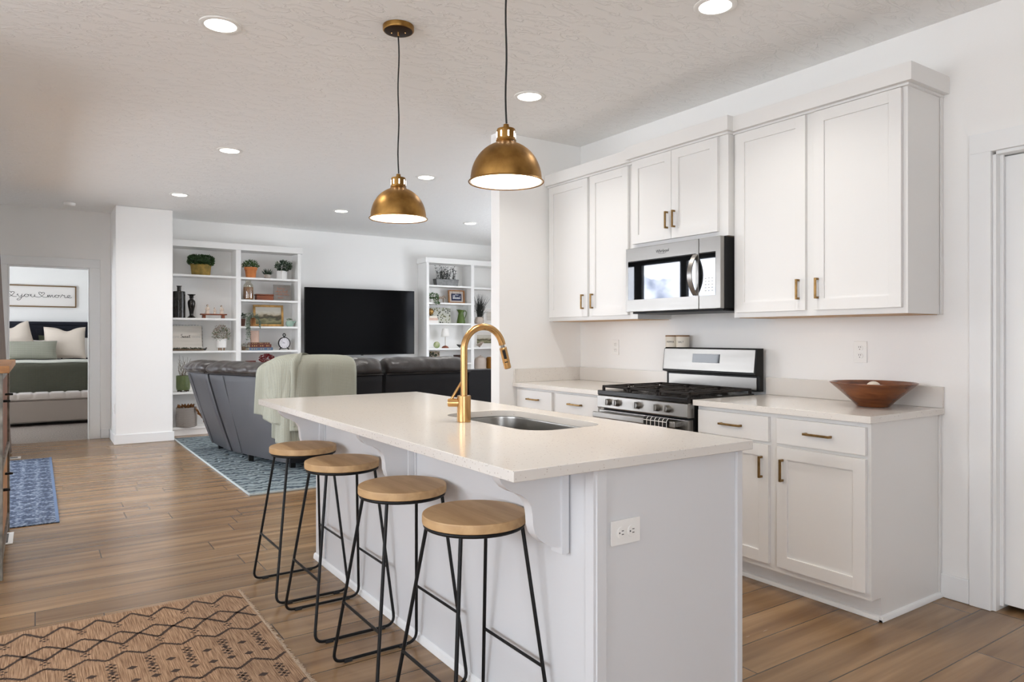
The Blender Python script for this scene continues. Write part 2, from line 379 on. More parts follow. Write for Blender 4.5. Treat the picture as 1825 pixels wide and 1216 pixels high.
M = {}
M['wall'] = mat('white_wall_paint', (0.86, 0.855, 0.84), 0.75, bump=0.05, bscale=160)
M['trim'] = mat('white_trim_paint', (0.83, 0.84, 0.84), 0.45)
M['cab'] = mat('white_cabinet_lacquer', (0.77, 0.765, 0.75), 0.38)
M['shelfwhite'] = mat('white_shelf_paint', (0.86, 0.855, 0.84), 0.5)
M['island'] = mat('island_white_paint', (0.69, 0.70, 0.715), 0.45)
M['ceiling'] = mat_ceiling(); M['floor'] = mat_planks(); M['quartz'] = mat_quartz()
M['carpet'] = mat('bedroom_carpet', (0.27, 0.22, 0.185), 1.0, var=.35, vscale=60, bump=.8, bscale=200)
M['brass'] = mat('brushed_brass', (0.56, 0.335, 0.14), 0.26, 1.0)
M['handle'] = mat('aged_brass_handle', (0.30, 0.185, 0.075), 0.35, 1.0, var=.25, vscale=40)
M['patina'] = mat('antique_brass_patina', (0.42, 0.235, 0.07), 0.42, 1.0, col2=(0.23, 0.12, 0.033), vscale=13, rvar=.08)
M['bronze'] = mat('dark_bronze', (0.05, 0.025, 0.012), 0.4, 0.8)
M['white_enamel'] = mat('white_enamel', (0.9, 0.88, 0.84), 0.4)
M['cord'] = mat('black_cord', (0.012, 0.012, 0.012), 0.7, bump=.2, bscale=300)
M['bulb'] = mat('glowing_bulb', (1, 1, 1), 0.5, emit=(1, 0.83, 0.62), estr=18)
M['led'] = mat('glowing_diffuser', (1, 1, 1), 0.5, emit=(1, 0.93, 0.84), estr=9)  # ceiling light diffusers, and the painted glow of the pendant slots
M['steel'] = mat('brushed_stainless', (0.31, 0.298, 0.28), 0.33, 1.0, rvar=.025, vscale=40, stretch=(.3, .05, 1))
M['steel2'] = mat('satin_sink_steel', (0.36, 0.35, 0.33), 0.3, 1.0)
M['black_gloss'] = mat('black_glass', (0.008, 0.008, 0.009), 0.04)
M['mwglass'] = mat('mirrored_oven_glass', (0.15, 0.155, 0.165), 0.02, 1.0)
M['tvglass'] = mat('tv_glass', (0.002, 0.002, 0.0025), 0.06, spec=.07)
M['black'] = mat('black_plastic', (0.008, 0.008, 0.008), 0.45, spec=.22)
M['castiron'] = mat('cast_iron', (0.02, 0.016, 0.014), 0.6, spec=.3, bump=.2, bscale=150, var=.4, vscale=20)
M['enamel'] = mat('black_enamel', (0.008, 0.007, 0.0065), 0.22, spec=.3, var=.3, vscale=30)
M['blackmetal'] = mat('black_powder_coat', (0.006, 0.006, 0.006), 0.45, spec=.25)
M['rubber'] = mat('black_rubber', (0.015, 0.015, 0.015), 0.8)
M['seatwood'] = mat_grain('light_oak_seat', (0.57, 0.37, 0.185), (0.39, 0.23, 0.10), 0.5, (9, 1.1, 9), 2.4)
M['leather'] = mat('charcoal_leather', (0.040, 0.034, 0.032), 0.29, var=.3, vscale=5, bump=.25, bscale=120)
M['leather_back'] = mat('grey_leather_back', (0.04, 0.04, 0.045), 0.45, bump=.12, bscale=180, var=.12, vscale=4)  # lit copy of the sofa back, daylight from the left put into the grey
M['sofa_dark'] = mat('dark_sofa_fabric', (0.010, 0.010, 0.012), 0.55, spec=.25, bump=.1, bscale=180)  # shaded copy for backs facing the kitchen, shade put into the colour
M['throw'] = mat_weave('sage_knit', (0.37, 0.37, 0.305), (0.31, 0.31, 0.25), 50, 26, axes='zx', bump=.7)
M['plastic'] = mat('white_plastic', (0.85, 0.845, 0.82), 0.35)
M['slot'] = mat('dark_slot', (0.03, 0.03, 0.03), 0.6)
M['taupe'] = mat_weave('taupe_curtain', (0.30, 0.25, 0.22), (0.22, 0.18, 0.16), 160, 160, axes='zy')
M['oak'] = mat_grain('orange_oak', (0.43, 0.20, 0.06), (0.25, 0.10, 0.025), 0.45, (8, 1, 8))
M['redwood'] = mat_grain('reclaimed_red_wood', (0.25, 0.10, 0.05), (0.10, 0.045, 0.03), 0.6, (8, 8, 1))
M['gunmetal'] = mat('worn_steel_frame', (0.25, 0.235, 0.205), 0.45, 0.7, var=.5, vscale=14)
M['bowlwood'] = mat_grain('acacia_wood', (0.235, 0.075, 0.022), (0.085, 0.025, 0.008), 0.22, (3, 3, 16), 1.6)
M['cream'] = mat('cream_ceramic', (0.74, 0.68, 0.58), 0.4)
M['acacia'] = mat_grain('acacia_lid', (0.33, 0.18, 0.08), (0.2, 0.1, 0.04), 0.5)
M['ink'] = mat('black_ink', (0.02, 0.02, 0.02), 0.7)
M['grey_ink'] = mat('grey_ink', (0.42, 0.41, 0.39), 0.7)
M['boxwood'] = mat('boxwood_leaf', (0.035, 0.085, 0.022), 0.55, var=.6, vscale=25)
M['leaf'] = mat('green_leaf', (0.07, 0.15, 0.04), 0.5, var=.6, vscale=30)
M['darkleaf'] = mat('dark_leaf', (0.02, 0.045, 0.022), 0.5, var=.5, vscale=30)
M['greyleaf'] = mat('grey_green_leaf', (0.22, 0.27, 0.2), 0.65, var=.4, vscale=30)
M['blackleaf'] = mat('blackish_leaf', (0.016, 0.018, 0.014), 0.6)
M['dryleaf'] = mat('dried_flower', (0.42, 0.33, 0.27), 0.8, var=.6, vscale=50)
M['redflower'] = mat('red_petal', (0.27, 0.012, 0.014), 0.6, var=.5, vscale=40)
M['twig'] = mat('twig_bark', (0.16, 0.11, 0.07), 0.9, var=.4, vscale=40)
M['mosspot'] = mat('mossy_gold_pot', (0.34, 0.22, 0.05), 0.85, col2=(0.16, 0.12, 0.03), vscale=16)
M['terracotta'] = mat('terracotta', (0.58, 0.20, 0.055), 0.75, var=.15, vscale=10)
M['stone'] = mat('grey_stone_pot', (0.42, 0.38, 0.34), 0.85, var=.25, vscale=30)
M['whiteceramic'] = mat('white_ceramic', (0.82, 0.81, 0.79), 0.3)
M['gunglass'] = mat('mercury_glaze', (0.03, 0.027, 0.024), 0.18, 0.5, var=.4, vscale=12)
M['cherry'] = mat_grain('cherry_wood', (0.25, 0.065, 0.022), (0.13, 0.03, 0.01), 0.4, (2, 14, 14))
M['fig'] = mat('cream_resin', (0.72, 0.60, 0.50), 0.7)
M['hair'] = mat('brown_resin', (0.14, 0.07, 0.04), 0.7)
M['signwood'] = mat_grain('whitewashed_board', (0.66, 0.62, 0.56), (0.56, 0.52, 0.46), 0.8, (1, 6, 10))
M['signgrey'] = mat('grey_board', (0.24, 0.22, 0.20), 0.8, var=.1, vscale=20)
M['orangeink'] = mat('orange_ink', (0.62, 0.22, 0.12), 0.7)
M['glass'] = mat('clear_glass', (0.95, 0.95, 0.93), 0.03, trans=1.0)
M['amberfill'] = mat('amber_contents', (0.40, 0.17, 0.03), 0.5, col2=(0.2, 0.07, 0.012), vscale=14)
M['goldframe'] = mat('gilt_wood', (0.50, 0.28, 0.085), 0.45, 0.3, var=.35, vscale=20)
M['pinkcandle'] = mat('blush_glaze', (0.62, 0.42, 0.33), 0.45, var=.12, vscale=8)
M['bookbrown'] = mat('brown_leatherette', (0.13, 0.05, 0.03), 0.5); M['bookred'] = mat('oxblood_leatherette', (0.13, 0.03, 0.02), 0.5)
M['bookblue'] = mat('slate_blue_cloth', (0.09, 0.15, 0.24), 0.6); M['pages'] = mat('book_pages', (0.68, 0.62, 0.5), 0.9)
M['gilt'] = mat('gilt_lettering', (0.6, 0.42, 0.18), 0.4, 0.5)
M['clockface'] = mat('pale_clock_face', (0.70, 0.68, 0.72), 0.5)
M['sageglaze'] = mat('sage_glaze', (0.30, 0.42, 0.35), 0.25)
M['greenpot'] = mat('olive_green_glaze', (0.10, 0.13, 0.045), 0.35, bump=.5, bscale=60)
M['basket'] = mat_weave('whitewashed_wicker', (0.56, 0.52, 0.48), (0.25, 0.22, 0.2), 50, 24, axes='xz', bump=.8)
M['rust'] = mat('rust_felt', (0.22, 0.09, 0.025), 0.95, var=.3, vscale=20)
M['galv'] = mat('galvanised_steel', (0.17, 0.17, 0.167), 0.5, 0.8, var=.25, vscale=18)
M['navy'] = mat('navy_board', (0.012, 0.018, 0.06), 0.7); M['chalk'] = mat('chalk_white', (0.85, 0.86, 0.88), 0.8)
M['linenboard'] = mat('beige_linen', (0.55, 0.48, 0.43), 0.9)
M['globegold'] = mat('gold_globe', (0.48, 0.28, 0.08), 0.35, 0.6, var=.4, vscale=14)
M['pitcher'] = mat('moss_green_enamel', (0.07, 0.12, 0.018), 0.3)
M['linen_shade'] = mat('white_lamp_shade', (0.82, 0.80, 0.77), 0.8)
M['greenball'] = mat('green_glass_ball', (0.2, 0.3, 0.08), 0.25, col2=(0.5, 0.52, 0.33), vscale=16)
M['maple'] = mat_grain('maple_underside', (0.60, 0.38, 0.19), (0.46, 0.27, 0.12), 0.5, (9, 1, 9))
M['walnutframe'] = mat('brown_picture_frame', (0.17, 0.095, 0.035), 0.5)
M['darkwood'] = mat('dark_stained_wood', (0.035, 0.016, 0.010), 0.4)
M['birdwood'] = mat('bird_black', (0.02, 0.018, 0.016), 0.5)
M['taupeglaze'] = mat('taupe_glaze', (0.52, 0.44, 0.38), 0.35)
M['amberglass'] = mat('amber_glass', (0.26, 0.11, 0.018), 0.15)
M['catmat'] = mat('speckled_resin', (0.45, 0.38, 0.32), 0.6, col2=(0.18, 0.12, 0.08), vscale=30)
M['navywood'] = mat('navy_black_wood', (0.008, 0.0095, 0.018), 0.45, spec=.25)
M['pillow'] = mat('oatmeal_linen', (0.66, 0.58, 0.50), 0.95, bump=.2, bscale=200)
M['pillowwhite'] = mat('white_cotton', (0.78, 0.75, 0.72), 0.95)
M['greenpillow'] = mat('dark_olive_cotton', (0.085, 0.095, 0.06), 0.95)
M['lumbar'] = mat_weave('sage_waffle', (0.42, 0.415, 0.35), (0.24, 0.24, 0.19), 26, 26, axes='xz', bump=.8)
M['quilt'] = mat_weave('olive_waffle', (0.14, 0.135, 0.092), (0.045, 0.045, 0.03), 22, 22, axes='xz', bump=.8)
M['quiltedge'] = mat_weave('cream_waffle', (0.72, 0.71, 0.65), (0.5, 0.5, 0.44), 40, 40, axes='xy')
M['bench'] = mat('taupe_velvet', (0.34, 0.285, 0.245), 0.85, sheen=.3)
M['vinyl'] = mat('black_window_frame', (0.02, 0.02, 0.02), 0.4)
M['pane'] = mat('window_glass', (1, 1, 1), 0.0, trans=1.0)
M['bluerug'] = None; M['jute'] = mat('jute_weave', (0.45, 0.29, 0.175), 0.95, col2=(0.18, 0.095, 0.048), vscale=3.2, stretch=(85, 3, 1), bump=.5, bscale=5)
M['jutedark'] = mat('dark_brown_yarn', (0.045, 0.026, 0.018), 0.95)
M['fringe'] = mat('pale_jute_fringe', (0.50, 0.38, 0.27), 0.95)
M['towel_b'] = mat('black_cotton', (0.010, 0.010, 0.010), 0.95); M['towel_w'] = mat('white_cotton_line', (0.75, 0.74, 0.72), 0.95)

def glass_pane_mat():
    m = M['pane']; nt = m.node_tree; nt.nodes.clear(); N = nt.nodes.new; L = nt.links.new
    o = N('ShaderNodeOutputMaterial'); t = N('ShaderNodeBsdfTransparent'); g = N('ShaderNodeBsdfGlossy'); g.inputs['Roughness'].default_value = 0.0
    mx = N('ShaderNodeMixShader'); mx.inputs[0].default_value = 0.05; L(t.outputs[0], mx.inputs[1]); L(g.outputs[0], mx.inputs[2]); L(mx.outputs[0], o.inputs[0])
glass_pane_mat()
M['glass'] = M['pane'].copy(); M['glass'].name = 'jar_glass'
for _n in M['glass'].node_tree.nodes:
    if _n.type == 'MIX_SHADER': _n.inputs[0].default_value = 0.12
    if _n.type == 'BSDF_TRANSPARENT': _n.inputs[0].default_value = (.95, .94, .9, 1)
def mat_blue_rug():
    m = mat('blue_woven_rug', (0.2, 0.3, 0.5), 0.95, bump=.5, bscale=90)
    nt = m.node_tree; N = nt.nodes.new; L = nt.links.new; b = nt.nodes['Principled BSDF']
    tc = N('ShaderNodeTexCoord'); v = N('ShaderNodeTexVoronoi'); v.feature = 'DISTANCE_TO_EDGE'; v.inputs['Scale'].default_value = 9; v.inputs['Randomness'].default_value = 0.0
    mp = N('ShaderNodeMapping'); mp.inputs['Scale'].default_value = (1.0, 0.62, 1); L(tc.outputs['Object'], mp.inputs[0]); L(mp.outputs[0], v.inputs['Vector'])
    n = N('ShaderNodeTexNoise'); n.inputs['Scale'].default_value = 48; n.inputs['Detail'].default_value = 4; L(tc.outputs['Object'], n.inputs['Vector'])
    s = N('ShaderNodeMath'); s.operation = 'MULTIPLY_ADD'; L(v.outputs['Distance'], s.inputs[0]); s.inputs[1].default_value = -.4; L(n.outputs[0], s.inputs[2])
    cr = N('ShaderNodeValToRGB'); L(s.outputs[0], cr.inputs[0]); e = cr.color_ramp.elements
    e[0].position = .3; e[0].color = (0.018, 0.03, 0.06, 1); e[1].position = .62; e[1].color = (0.25, 0.285, 0.34, 1); q = e.new(.43); q.color = (0.045, 0.072, 0.13, 1)
    L(cr.outputs[0], b.inputs['Base Color']); return m
M['bluerug'] = mat_blue_rug()
M['bluebind'] = mat('blue_binding', (0.10, 0.15, 0.25), 0.9)
def mat_teal_rug():
    m = mat('teal_carved_rug', (0.2, 0.28, 0.32), 0.95)
    nt = m.node_tree; N = nt.nodes.new; L = nt.links.new; b = nt.nodes['Principled BSDF']
    tc = N('ShaderNodeTexCoord'); mp = N('ShaderNodeMapping'); mp.inputs['Scale'].default_value = (4.2, 2.5, 1); L(tc.outputs['Object'], mp.inputs[0])
    w = N('ShaderNodeTexWave'); w.bands_direction = 'Y'; w.inputs['Scale'].default_value = 1.15; w.inputs['Distortion'].default_value = 7; w.inputs['Detail'].default_value = 2.0; w.inputs['Detail Scale'].default_value = 2.2; L(mp.outputs[0], w.inputs['Vector'])
    cr = N('ShaderNodeValToRGB'); L(w.outputs['Fac'], cr.inputs[0]); e = cr.color_ramp.elements
    e[0].position = .08; e[0].color = (0.03, 0.05, 0.07, 1); e[1].position = .45; e[1].color = (0.20, 0.245, 0.26, 1)
    L(cr.outputs[0], b.inputs['Base Color'])
    bp = N('ShaderNodeBump'); bp.inputs['Strength'].default_value = .9; bp.inputs['Distance'].default_value = 0.012; L(w.outputs['Fac'], bp.inputs['Height']); L(bp.outputs[0], b.inputs['Normal'])
    return m
M['tealrug'] = mat_teal_rug(); M['rugedge'] = mat('pale_rug_edge', (0.40, 0.45, 0.46), 0.95)
def mat_landscape():
    m = mat('landscape_painting', (0.5, 0.45, 0.35), 0.7)
    nt = m.node_tree; N = nt.nodes.new; L = nt.links.new; b = nt.nodes['Principled BSDF']
    tc = N('ShaderNodeTexCoord'); sp = N('ShaderNodeSeparateXYZ'); L(tc.outputs['Generated'], sp.inputs[0])
    n = N('ShaderNodeTexNoise'); n.inputs['Scale'].default_value = 4.0; n.inputs['Detail'].default_value = 7; L(tc.outputs['Generated'], n.inputs['Vector'])
    a = N('ShaderNodeMath'); a.operation = 'MULTIPLY_ADD'; L(n.outputs[0], a.inputs[0]); a.inputs[1].default_value = 0.5; L(sp.outputs[2], a.inputs[2])
    cr = N('ShaderNodeValToRGB'); L(a.outputs[0], cr.inputs[0]); e = cr.color_ramp.elements
    e[0].position = .3; e[0].color = (0.10, 0.10, 0.045, 1); e[1].position = 1.0; e[1].color = (0.56, 0.53, 0.46, 1)
    for p, c in ((.5, (0.25, 0.23, 0.13)), (.62, (0.045, 0.045, 0.03)), (.72, (0.13, 0.10, 0.06)), (.80, (0.42, 0.37, 0.28))):
        q = e.new(p); q.color = (*c, 1)
    L(cr.outputs[0], b.inputs['Base Color']); return m
M['landscape'] = mat_landscape()
def mat_spots(name, base, s1, s2, scale, thr):
    m = mat(name, base, 0.7)
    nt = m.node_tree; N = nt.nodes.new; L = nt.links.new; b = nt.nodes['Principled BSDF']
    tc = N('ShaderNodeTexCoord'); v = N('ShaderNodeTexVoronoi'); v.inputs['Scale'].default_value = scale; L(tc.outputs['Object'], v.inputs['Vector'])
    d = N('ShaderNodeMath'); d.operation = 'LESS_THAN'; d.inputs[1].default_value = thr; L(v.outputs['Distance'], d.inputs[0])
    sp = N('ShaderNodeSeparateColor'); L(v.outputs['Color'], sp.inputs[0])
    cc = N('ShaderNodeMix'); cc.data_type = 'RGBA'; L(sp.outputs[0], cc.inputs[0]); cc.inputs[6].default_value = (*s1, 1); cc.inputs[7].default_value = (*s2, 1)
    mx = N('ShaderNodeMix'); mx.data_type = 'RGBA'; L(d.outputs[0], mx.inputs[0]); mx.inputs[6].default_value = (*base, 1); L(cc.outputs[2], mx.inputs[7]); L(mx.outputs[2], b.inputs['Base Color']); return m
M['floralcanvas'] = mat_spots('floral_canvas', (0.52, 0.52, 0.46), (0.03, 0.03, 0.04), (0.2, 0.2, 0.08), 28, 0.36)
M['floraldark'] = mat_spots('small_floral_canvas', (0.42, 0.33, 0.26), (0.03, 0.03, 0.02), (0.3, 0.27, 0.05), 34, 0.42)

# ------------------------------------------------------------------ the room
ZC = 2.79
def struct(name, mb, m, parent=None, smooth=0): return mb.build(name, m, parent, smooth, kind='structure')
def wall_with_hole(mb, axis, p0, p1, a0, a1, z0, z1, holes):
    """axis-aligned wall: thickness p0..p1 across, a0..a1 along; holes (a,b,z0,z1)"""
    def bx(u0, u1, w0, w1):
        if u1 - u0 < 1e-4 or w1 - w0 < 1e-4: return
        if axis == 'y': mb.box(p0, u0, w0, p1, u1, w1)
        else: mb.box(u0, p0, w0, u1, p1, w1)
    cur = a0
    for (u0, u1, w0, w1) in sorted(holes):
        bx(cur, u0, z0, z1); bx(u0, u1, z0, w0); bx(u0, u1, w1, z1); cur = u1
    bx(cur, a1, z0, z1)
    return mb
struct('floor', MB().box(-3.5, -3.1, -0.05, 6.9, 10.06, 0), M['floor'])
struct('floor', MB().box(-2.1, 10.06, -0.05, 2.3, 14.7, 0.0), M['carpet'])
struct('ceiling', MB().box(-3.5, -3.1, ZC, 6.9, 14.7, ZC + .1), M['ceiling'])
struct('wall_right', wall_with_hole(MB(), 'y', 3.64, 3.78, -3.0, 4.40, 0, ZC, [(0.56, 1.445, 0, 2.11)]), M['wall'])
struct('wall_stub', MB().box(2.86, 4.402, 0, 6.75, 4.518, ZC, .004), M['wall'])
struct('wall_living', wall_with_hole(MB(), 'y', 6.75, 6.87, 4.402, 10.17, 0, ZC, [(5.2, 8.0, .8, 2.3)]), M['wall'])  # opening cut for the added window
struct('wall_back', wall_with_hole(MB(), 'x', 10.05, 10.17, -3.4, 6.75, 0, ZC, [(-0.275, 0.545, 0, 2.10)]), M['wall'])
struct('wall_left', wall_with_hole(MB(), 'y', -0.62, -0.50, 4.2, 10.05, 0, ZC, [(5.25, 8.85, 0, 2.3)]), M['wall'])
struct('wall_step', MB().box(-3.4, 4.2, 0, -0.622, 4.32, ZC), M['wall'])
struct('wall_dining', wall_with_hole(MB(), 'y', -3.5, -3.4, -3.0, 4.2, 0, ZC, [(-.2, 3.3, .9, 2.25)]), M['wall'])
struct('wall_front', wall_with_hole(MB(), 'x', -3.1, -3.0, -3.5, 3.78, 0, ZC, [(-2.7, -.6, .2, 2.4)]), M['wall'])
struct('wall_column', MB().box(0.765, 9.365, 0, 1.372, 10.048, ZC, .012), M['wall'], smooth=30)
struct('wall_bedroom', wall_with_hole(MB(), 'y', -2.1, -2.0, 10.172, 14.55, 0, ZC, [(11.2, 13.2, .5, 2.4)]), M['wall'])
struct('wall_bedroom', MB().box(2.2, 10.172, 0, 2.3, 14.55, ZC), M['wall'])
struct('wall_headboard', MB().box(-2.1, 14.552, 0, 2.3, 14.7, ZC), M['wall'])

# baseboards
def base(name, x0, y0, x1, y1): struct(name, MB().box(x0, y0, 0.001, x1, y1, .115, .004), M['trim'])
base('baseboard_column', 0.75, 9.35, 1.387, 9.364); base('baseboard_column', 0.75, 9.365, .764, 10.034)
base('baseboard_back', 0.66, 10.034, .749, 10.049); base('baseboard_back', 3.09, 10.034, 4.96, 10.049)
base('baseboard_right', 3.625, 1.537, 3.639, 1.662)
base('baseboard_left', -0.499, 8.86, -.485, 10.03); base('baseboard_left', -0.499, 4.33, -.485, 4.46)
base('baseboard_right', 3.625, -2.9, 3.639, .46)
# casing of the bedroom doorway
c = MB(); c.box(.545, 10.028, 0.001, .655, 10.049, 2.10, .004); c.box(-.385, 10.028, 0.001, -.275, 10.049, 2.10, .004); c.box(-.385, 10.028, 2.10, .655, 10.049, 2.205, .004)
c.box(.530, 10.05, .001, .544, 10.17, 2.085); c.box(-.274, 10.05, .001, -.26, 10.17, 2.085); c.box(-.274, 10.05, 2.085, .544, 10.17, 2.099)
struct('trim_1', c, M['trim'])
# casing and door on the kitchen wall
c = MB(); c.box(3.622, 1.445, 0.001, 3.639, 1.535, 2.11, .002); c.box(3.622, .47, .001, 3.639, .56, 2.11, .002); c.box(3.622, .47, 2.11, 3.639, 1.535, 2.2, .002)
c.box(3.641, 1.43, .001, 3.779, 1.4445, 2.095); c.box(3.641, .561, .001, 3.779, .575, 2.095); c.box(3.641, .575, 2.095, 3.779, 1.43, 2.1095)
c.box(3.68, 1.416, .02, 3.695, 1.43, 2.095)
struct('trim_2', c, M['trim'])
struct('wall_closet', MB().box(3.781, .40, 0, 4.6, .46, ZC).box(3.781, 1.56, 0, 4.6, 1.62, ZC).box(4.6, .40, 0, 4.7, 1.62, ZC), M['wall'])  # unseen walls added behind the door to block leaking outside light
struct('door_1', MB().box(3.70, .578, .025, 3.74, 1.427, 2.09, .002), M['trim'])

# glazed openings
def window(name, x0, x1, y0, y1, z0, z1, axis, stiles, rails=(), m='vinyl', w=.06):
    f = MB()
    def bar(a0, a1, b0, b1):
        if axis == 'y': f.box(x0, a0, b0, x1, a1, b1)
        else: f.box(a0, y0, b0, a1, y1, b1)
    A0, A1 = (y0, y1) if axis == 'y' else (x0, x1)
    bar(A0, A1, z0, z0 + w); bar(A0, A1, z1 - w, z1); bar(A0, A0 + w, z0 + w, z1 - w); bar(A1 - w, A1, z0 + w, z1 - w)
    for s, sw in stiles: bar(s - sw / 2, s + sw / 2, z0 + w, z1 - w)
    o = struct(name, f, M[m])
    g = MB()
    if axis == 'y': xm = (x0 + x1) / 2; g.box(xm - .002, y0 + .01, z0 + .01, xm + .002, y1 - .01, z1 - .01)
    else: ym = (y0 + y1) / 2; g.box(x0 + .01, ym - .002, z0 + .01, x1 - .01, ym + .002, z1 - .01)
    struct('window_pane', g, M['pane'], o)
window('window_1', -.59, -.54, 5.25, 8.85, 0.0, 2.3, 'y', [(5.6, .06), (6.32, .11), (7.15, .15), (7.95, .1)])
window('window_2', -3.47, -3.43, -.2, 3.3, .9, 2.25, 'y', [(.95, .07), (2.1, .07)], m='trim')
window('window_3', -2.7, -.6, -3.07, -3.03, .2, 2.4, 'x', [(-1.65, .07)], m='trim')
window('window_4', -2.07, -2.03, 11.2, 13.2, .5, 2.4, 'y', [(12.2, .07)], m='trim')
window('window_5', 6.79, 6.83, 5.2, 8.0, .8, 2.3, 'y', [(6.6, .07)], m='trim')  # unseen window, added to brighten the living room

# ------------------------------------------------------------------ recessed ceiling lights
def ceiling_light(x, y, label, first=[None]):
    if first[0] is None:
        t = thing('recessed_light', label, 'ceiling light', (0, 0, 0), group='recessed ceiling lights')
        MB().lathe([(.098, 0), (.098, -.004), (.088, -.009), (.074, -.006), (.074, 0)], (0, 0, 0), 40).build('trim_ring', M['plastic'], t)
        MB().lathe([(0, -.0035), (.0735, -.0035), (.0735, -.001), (0, -.001)], (0, 0, 0), 32).build('diffuser', M['led'], t)
        first[0] = t; t.location = (x, y, ZC - .0005); return t
    return dup(first[0], (x, y, ZC - .0005), 0, label)
LIGHTS = [(.749, 3.66, 'round recessed ceiling light above the stools, upper left of the pendant canopy'), (2.60, 2.17, 'round recessed ceiling light nearest above the range counter, at the top edge of the photo'),
 (2.60, 3.65, 'round recessed ceiling light between the near pendant cord and the upper cabinets'), (1.316, 6.09, 'round recessed ceiling light left of the far pendant cord over the sofa'),
 (3.10, 6.06, 'round recessed ceiling light just right of the far brass pendant'), (1.28, 8.29, 'round recessed ceiling light nearest the white column and left bookshelf'),
 (3.08, 8.27, 'small distant round recessed ceiling light in front of the television'), (4.855, 8.19, 'farthest right round recessed ceiling light before the right bookshelf')]
for a in LIGHTS:
    o = ceiling_light(*a)
    l = bpy.data.lights.new('recessed_lamp', 'AREA'); l.shape = 'DISK'; l.size = .14; l.energy = 7.5 if a[1] > 5 else 5.5; l.color = (1, .97, .93); l.spread = math.radians(140 if a[1] > 5 else 120)
    lo = bpy.data.objects.new('recessed_lamp', l); C.objects.link(lo); lo.location = (a[0], a[1], ZC - .012)
sd = MB().lathe([(0, -.035), (.045, -.035), (.055, -.028), (.06, -.012), (.06, 0), (0, 0)], (.318, 9.52, ZC - .0005), 32)
single('smoke_detector', sd, M['plastic'], 'white round smoke detector on the ceiling above the bedroom doorway', 'smoke detector', (.318, 9.52, ZC))

# ------------------------------------------------------------------ pendants
def pendant(x, y, zr, label):
    t = thing('pendant_light', label, 'pendant light', (x, y, ZC - .0005), group='brass dome pendants over the island')
    c = Vector((x, y, 0))
    MB().lathe([(0, ZC), (.076, ZC), (.076, ZC - .020), (.072, ZC - .025), (.068, ZC - .025)], (x, y, -.0005), 40).build('canopy', M['patina'], t)
    MB().lathe([(.069, ZC - .0255), (.06, ZC - .03), (0, ZC - .03)], (x, y, 0), 40).build('canopy_plate', M['bronze'], t)
    for a in (-.035, .035): MB().sphere((x + a * .8, y - a * .55, ZC - .033), .004, 8).build('canopy_screw', M['brass'], t)
    MB().cyl((x, y, ZC - .03), (x, y, ZC - .05), .006, .005, 12).build('cord_grip', M['brass'], t)
    zt = zr + .218
    pts = [(x + .0035 * math.sin(i * .9), y + .0025 * math.cos(i * .7), ZC - .045 + (zt + .008 - ZC + .045) * i / 14) for i in range(15)]
    MB().tube(pts, .0036, 8).build('cord', M['cord'], t)
    sh = MB()
    out = []; R = .136
    for i in range(15):
        a = PI / 2 * i / 14
        out.append((max(.034, R * math.cos(a)), zr + .006 + .150 * math.sin(a) ** .96))
    prof = [(.1425, zr), (.1445, zr + .003), (.1425, zr + .006), (.137, zr + .007)] + [p for p in out if p[0] > .0345] + [(.034, zr + .158)]
    inner = [(r - .0025, z - .002) for r, z in reversed(prof[3:])] + [(.139, zr + .004), (.1425, zr)]
    sh.lathe(prof, (x, y, 0), 56); s = sh.build('shade', M['patina'], t)
    MB().lathe([(0, zr + .153)] + inner[:-2] + [(.1395, zr + .003)], (x, y, 0), 56).build('shade_lining', M['white_enamel'], s)
    nk = MB().lathe([(.037, zr + .156), (.039, zr + .159), (.037, zr + .163), (.036, zr + .165), (.036, zr + .196), (.034, zr + .204), (.012, zr + .207), (.010, zr + .222), (.005, zr + .224)], (x, y, 0), 32)
    n = nk.build('socket_cap', M['patina'], t)
    for i in range(8):
        a = i * PI / 4 + .45
        MB().box(-.0026, -.001, -.011, .0026, .001, .011, .0009, mat=Matrix.Translation((x + .0362 * math.cos(a), y + .0362 * math.sin(a), zr + .181)) @ Matrix.Rotation(a + PI / 2, 4, 'Z')).build('vent_slot', M['led'], n)  # slots emit on their own, standing in for bulb light from inside
    MB().sphere((x, y, zr + .085), .03, 20).cyl((x, y, zr + .11), (x, y, zr + .15), .014, .014, 16).build('bulb', M['bulb'], t)
    l = bpy.data.lights.new('pendant_lamp', 'POINT'); l.energy = 7.5; l.color = (1, .81, .60); l.shadow_soft_size = .04
    lo = bpy.data.objects.new('pendant_lamp', l); C.objects.link(lo); lo.location = (x, y, zr + .035)
pendant(1.48, 3.19, 1.838, 'brass dome pendant hanging farther away, its whole cord and ceiling canopy in view')
pendant(1.48, 2.23, 1.844, 'nearer and larger-looking brass dome pendant hung above the island sink')

# ------------------------------------------------------------------ island
t = thing('kitchen_island', 'white kitchen island base with scrolled corbels on its stool side and a panelled end', 'kitchen island', (1.63, 2.72, 0))
IX0, IX1, IY0, IY1 = 1.315, 1.945, 1.525, 3.93
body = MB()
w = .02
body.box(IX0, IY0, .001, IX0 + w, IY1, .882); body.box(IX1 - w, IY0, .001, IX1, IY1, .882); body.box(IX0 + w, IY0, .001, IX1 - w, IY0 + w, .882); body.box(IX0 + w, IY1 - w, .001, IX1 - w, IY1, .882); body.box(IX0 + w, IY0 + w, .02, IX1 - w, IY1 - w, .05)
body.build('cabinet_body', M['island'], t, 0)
for nm, b in (('corner_batten', (IX0 - .002, IY0 - .012, .001, IX0 + .034, IY0 - .0005, .880)), ('end_batten', (IX1 - .022, IY0 - .012, .001, IX1 + .004, IY0 - .0005, .880)), ('end_batten', (IX0 - .0115, IY0 - .0065, .001, IX0 - .0005, IY0 + .03, .880))):
    MB().box(*b, .0015).build(nm, M['island'], t)
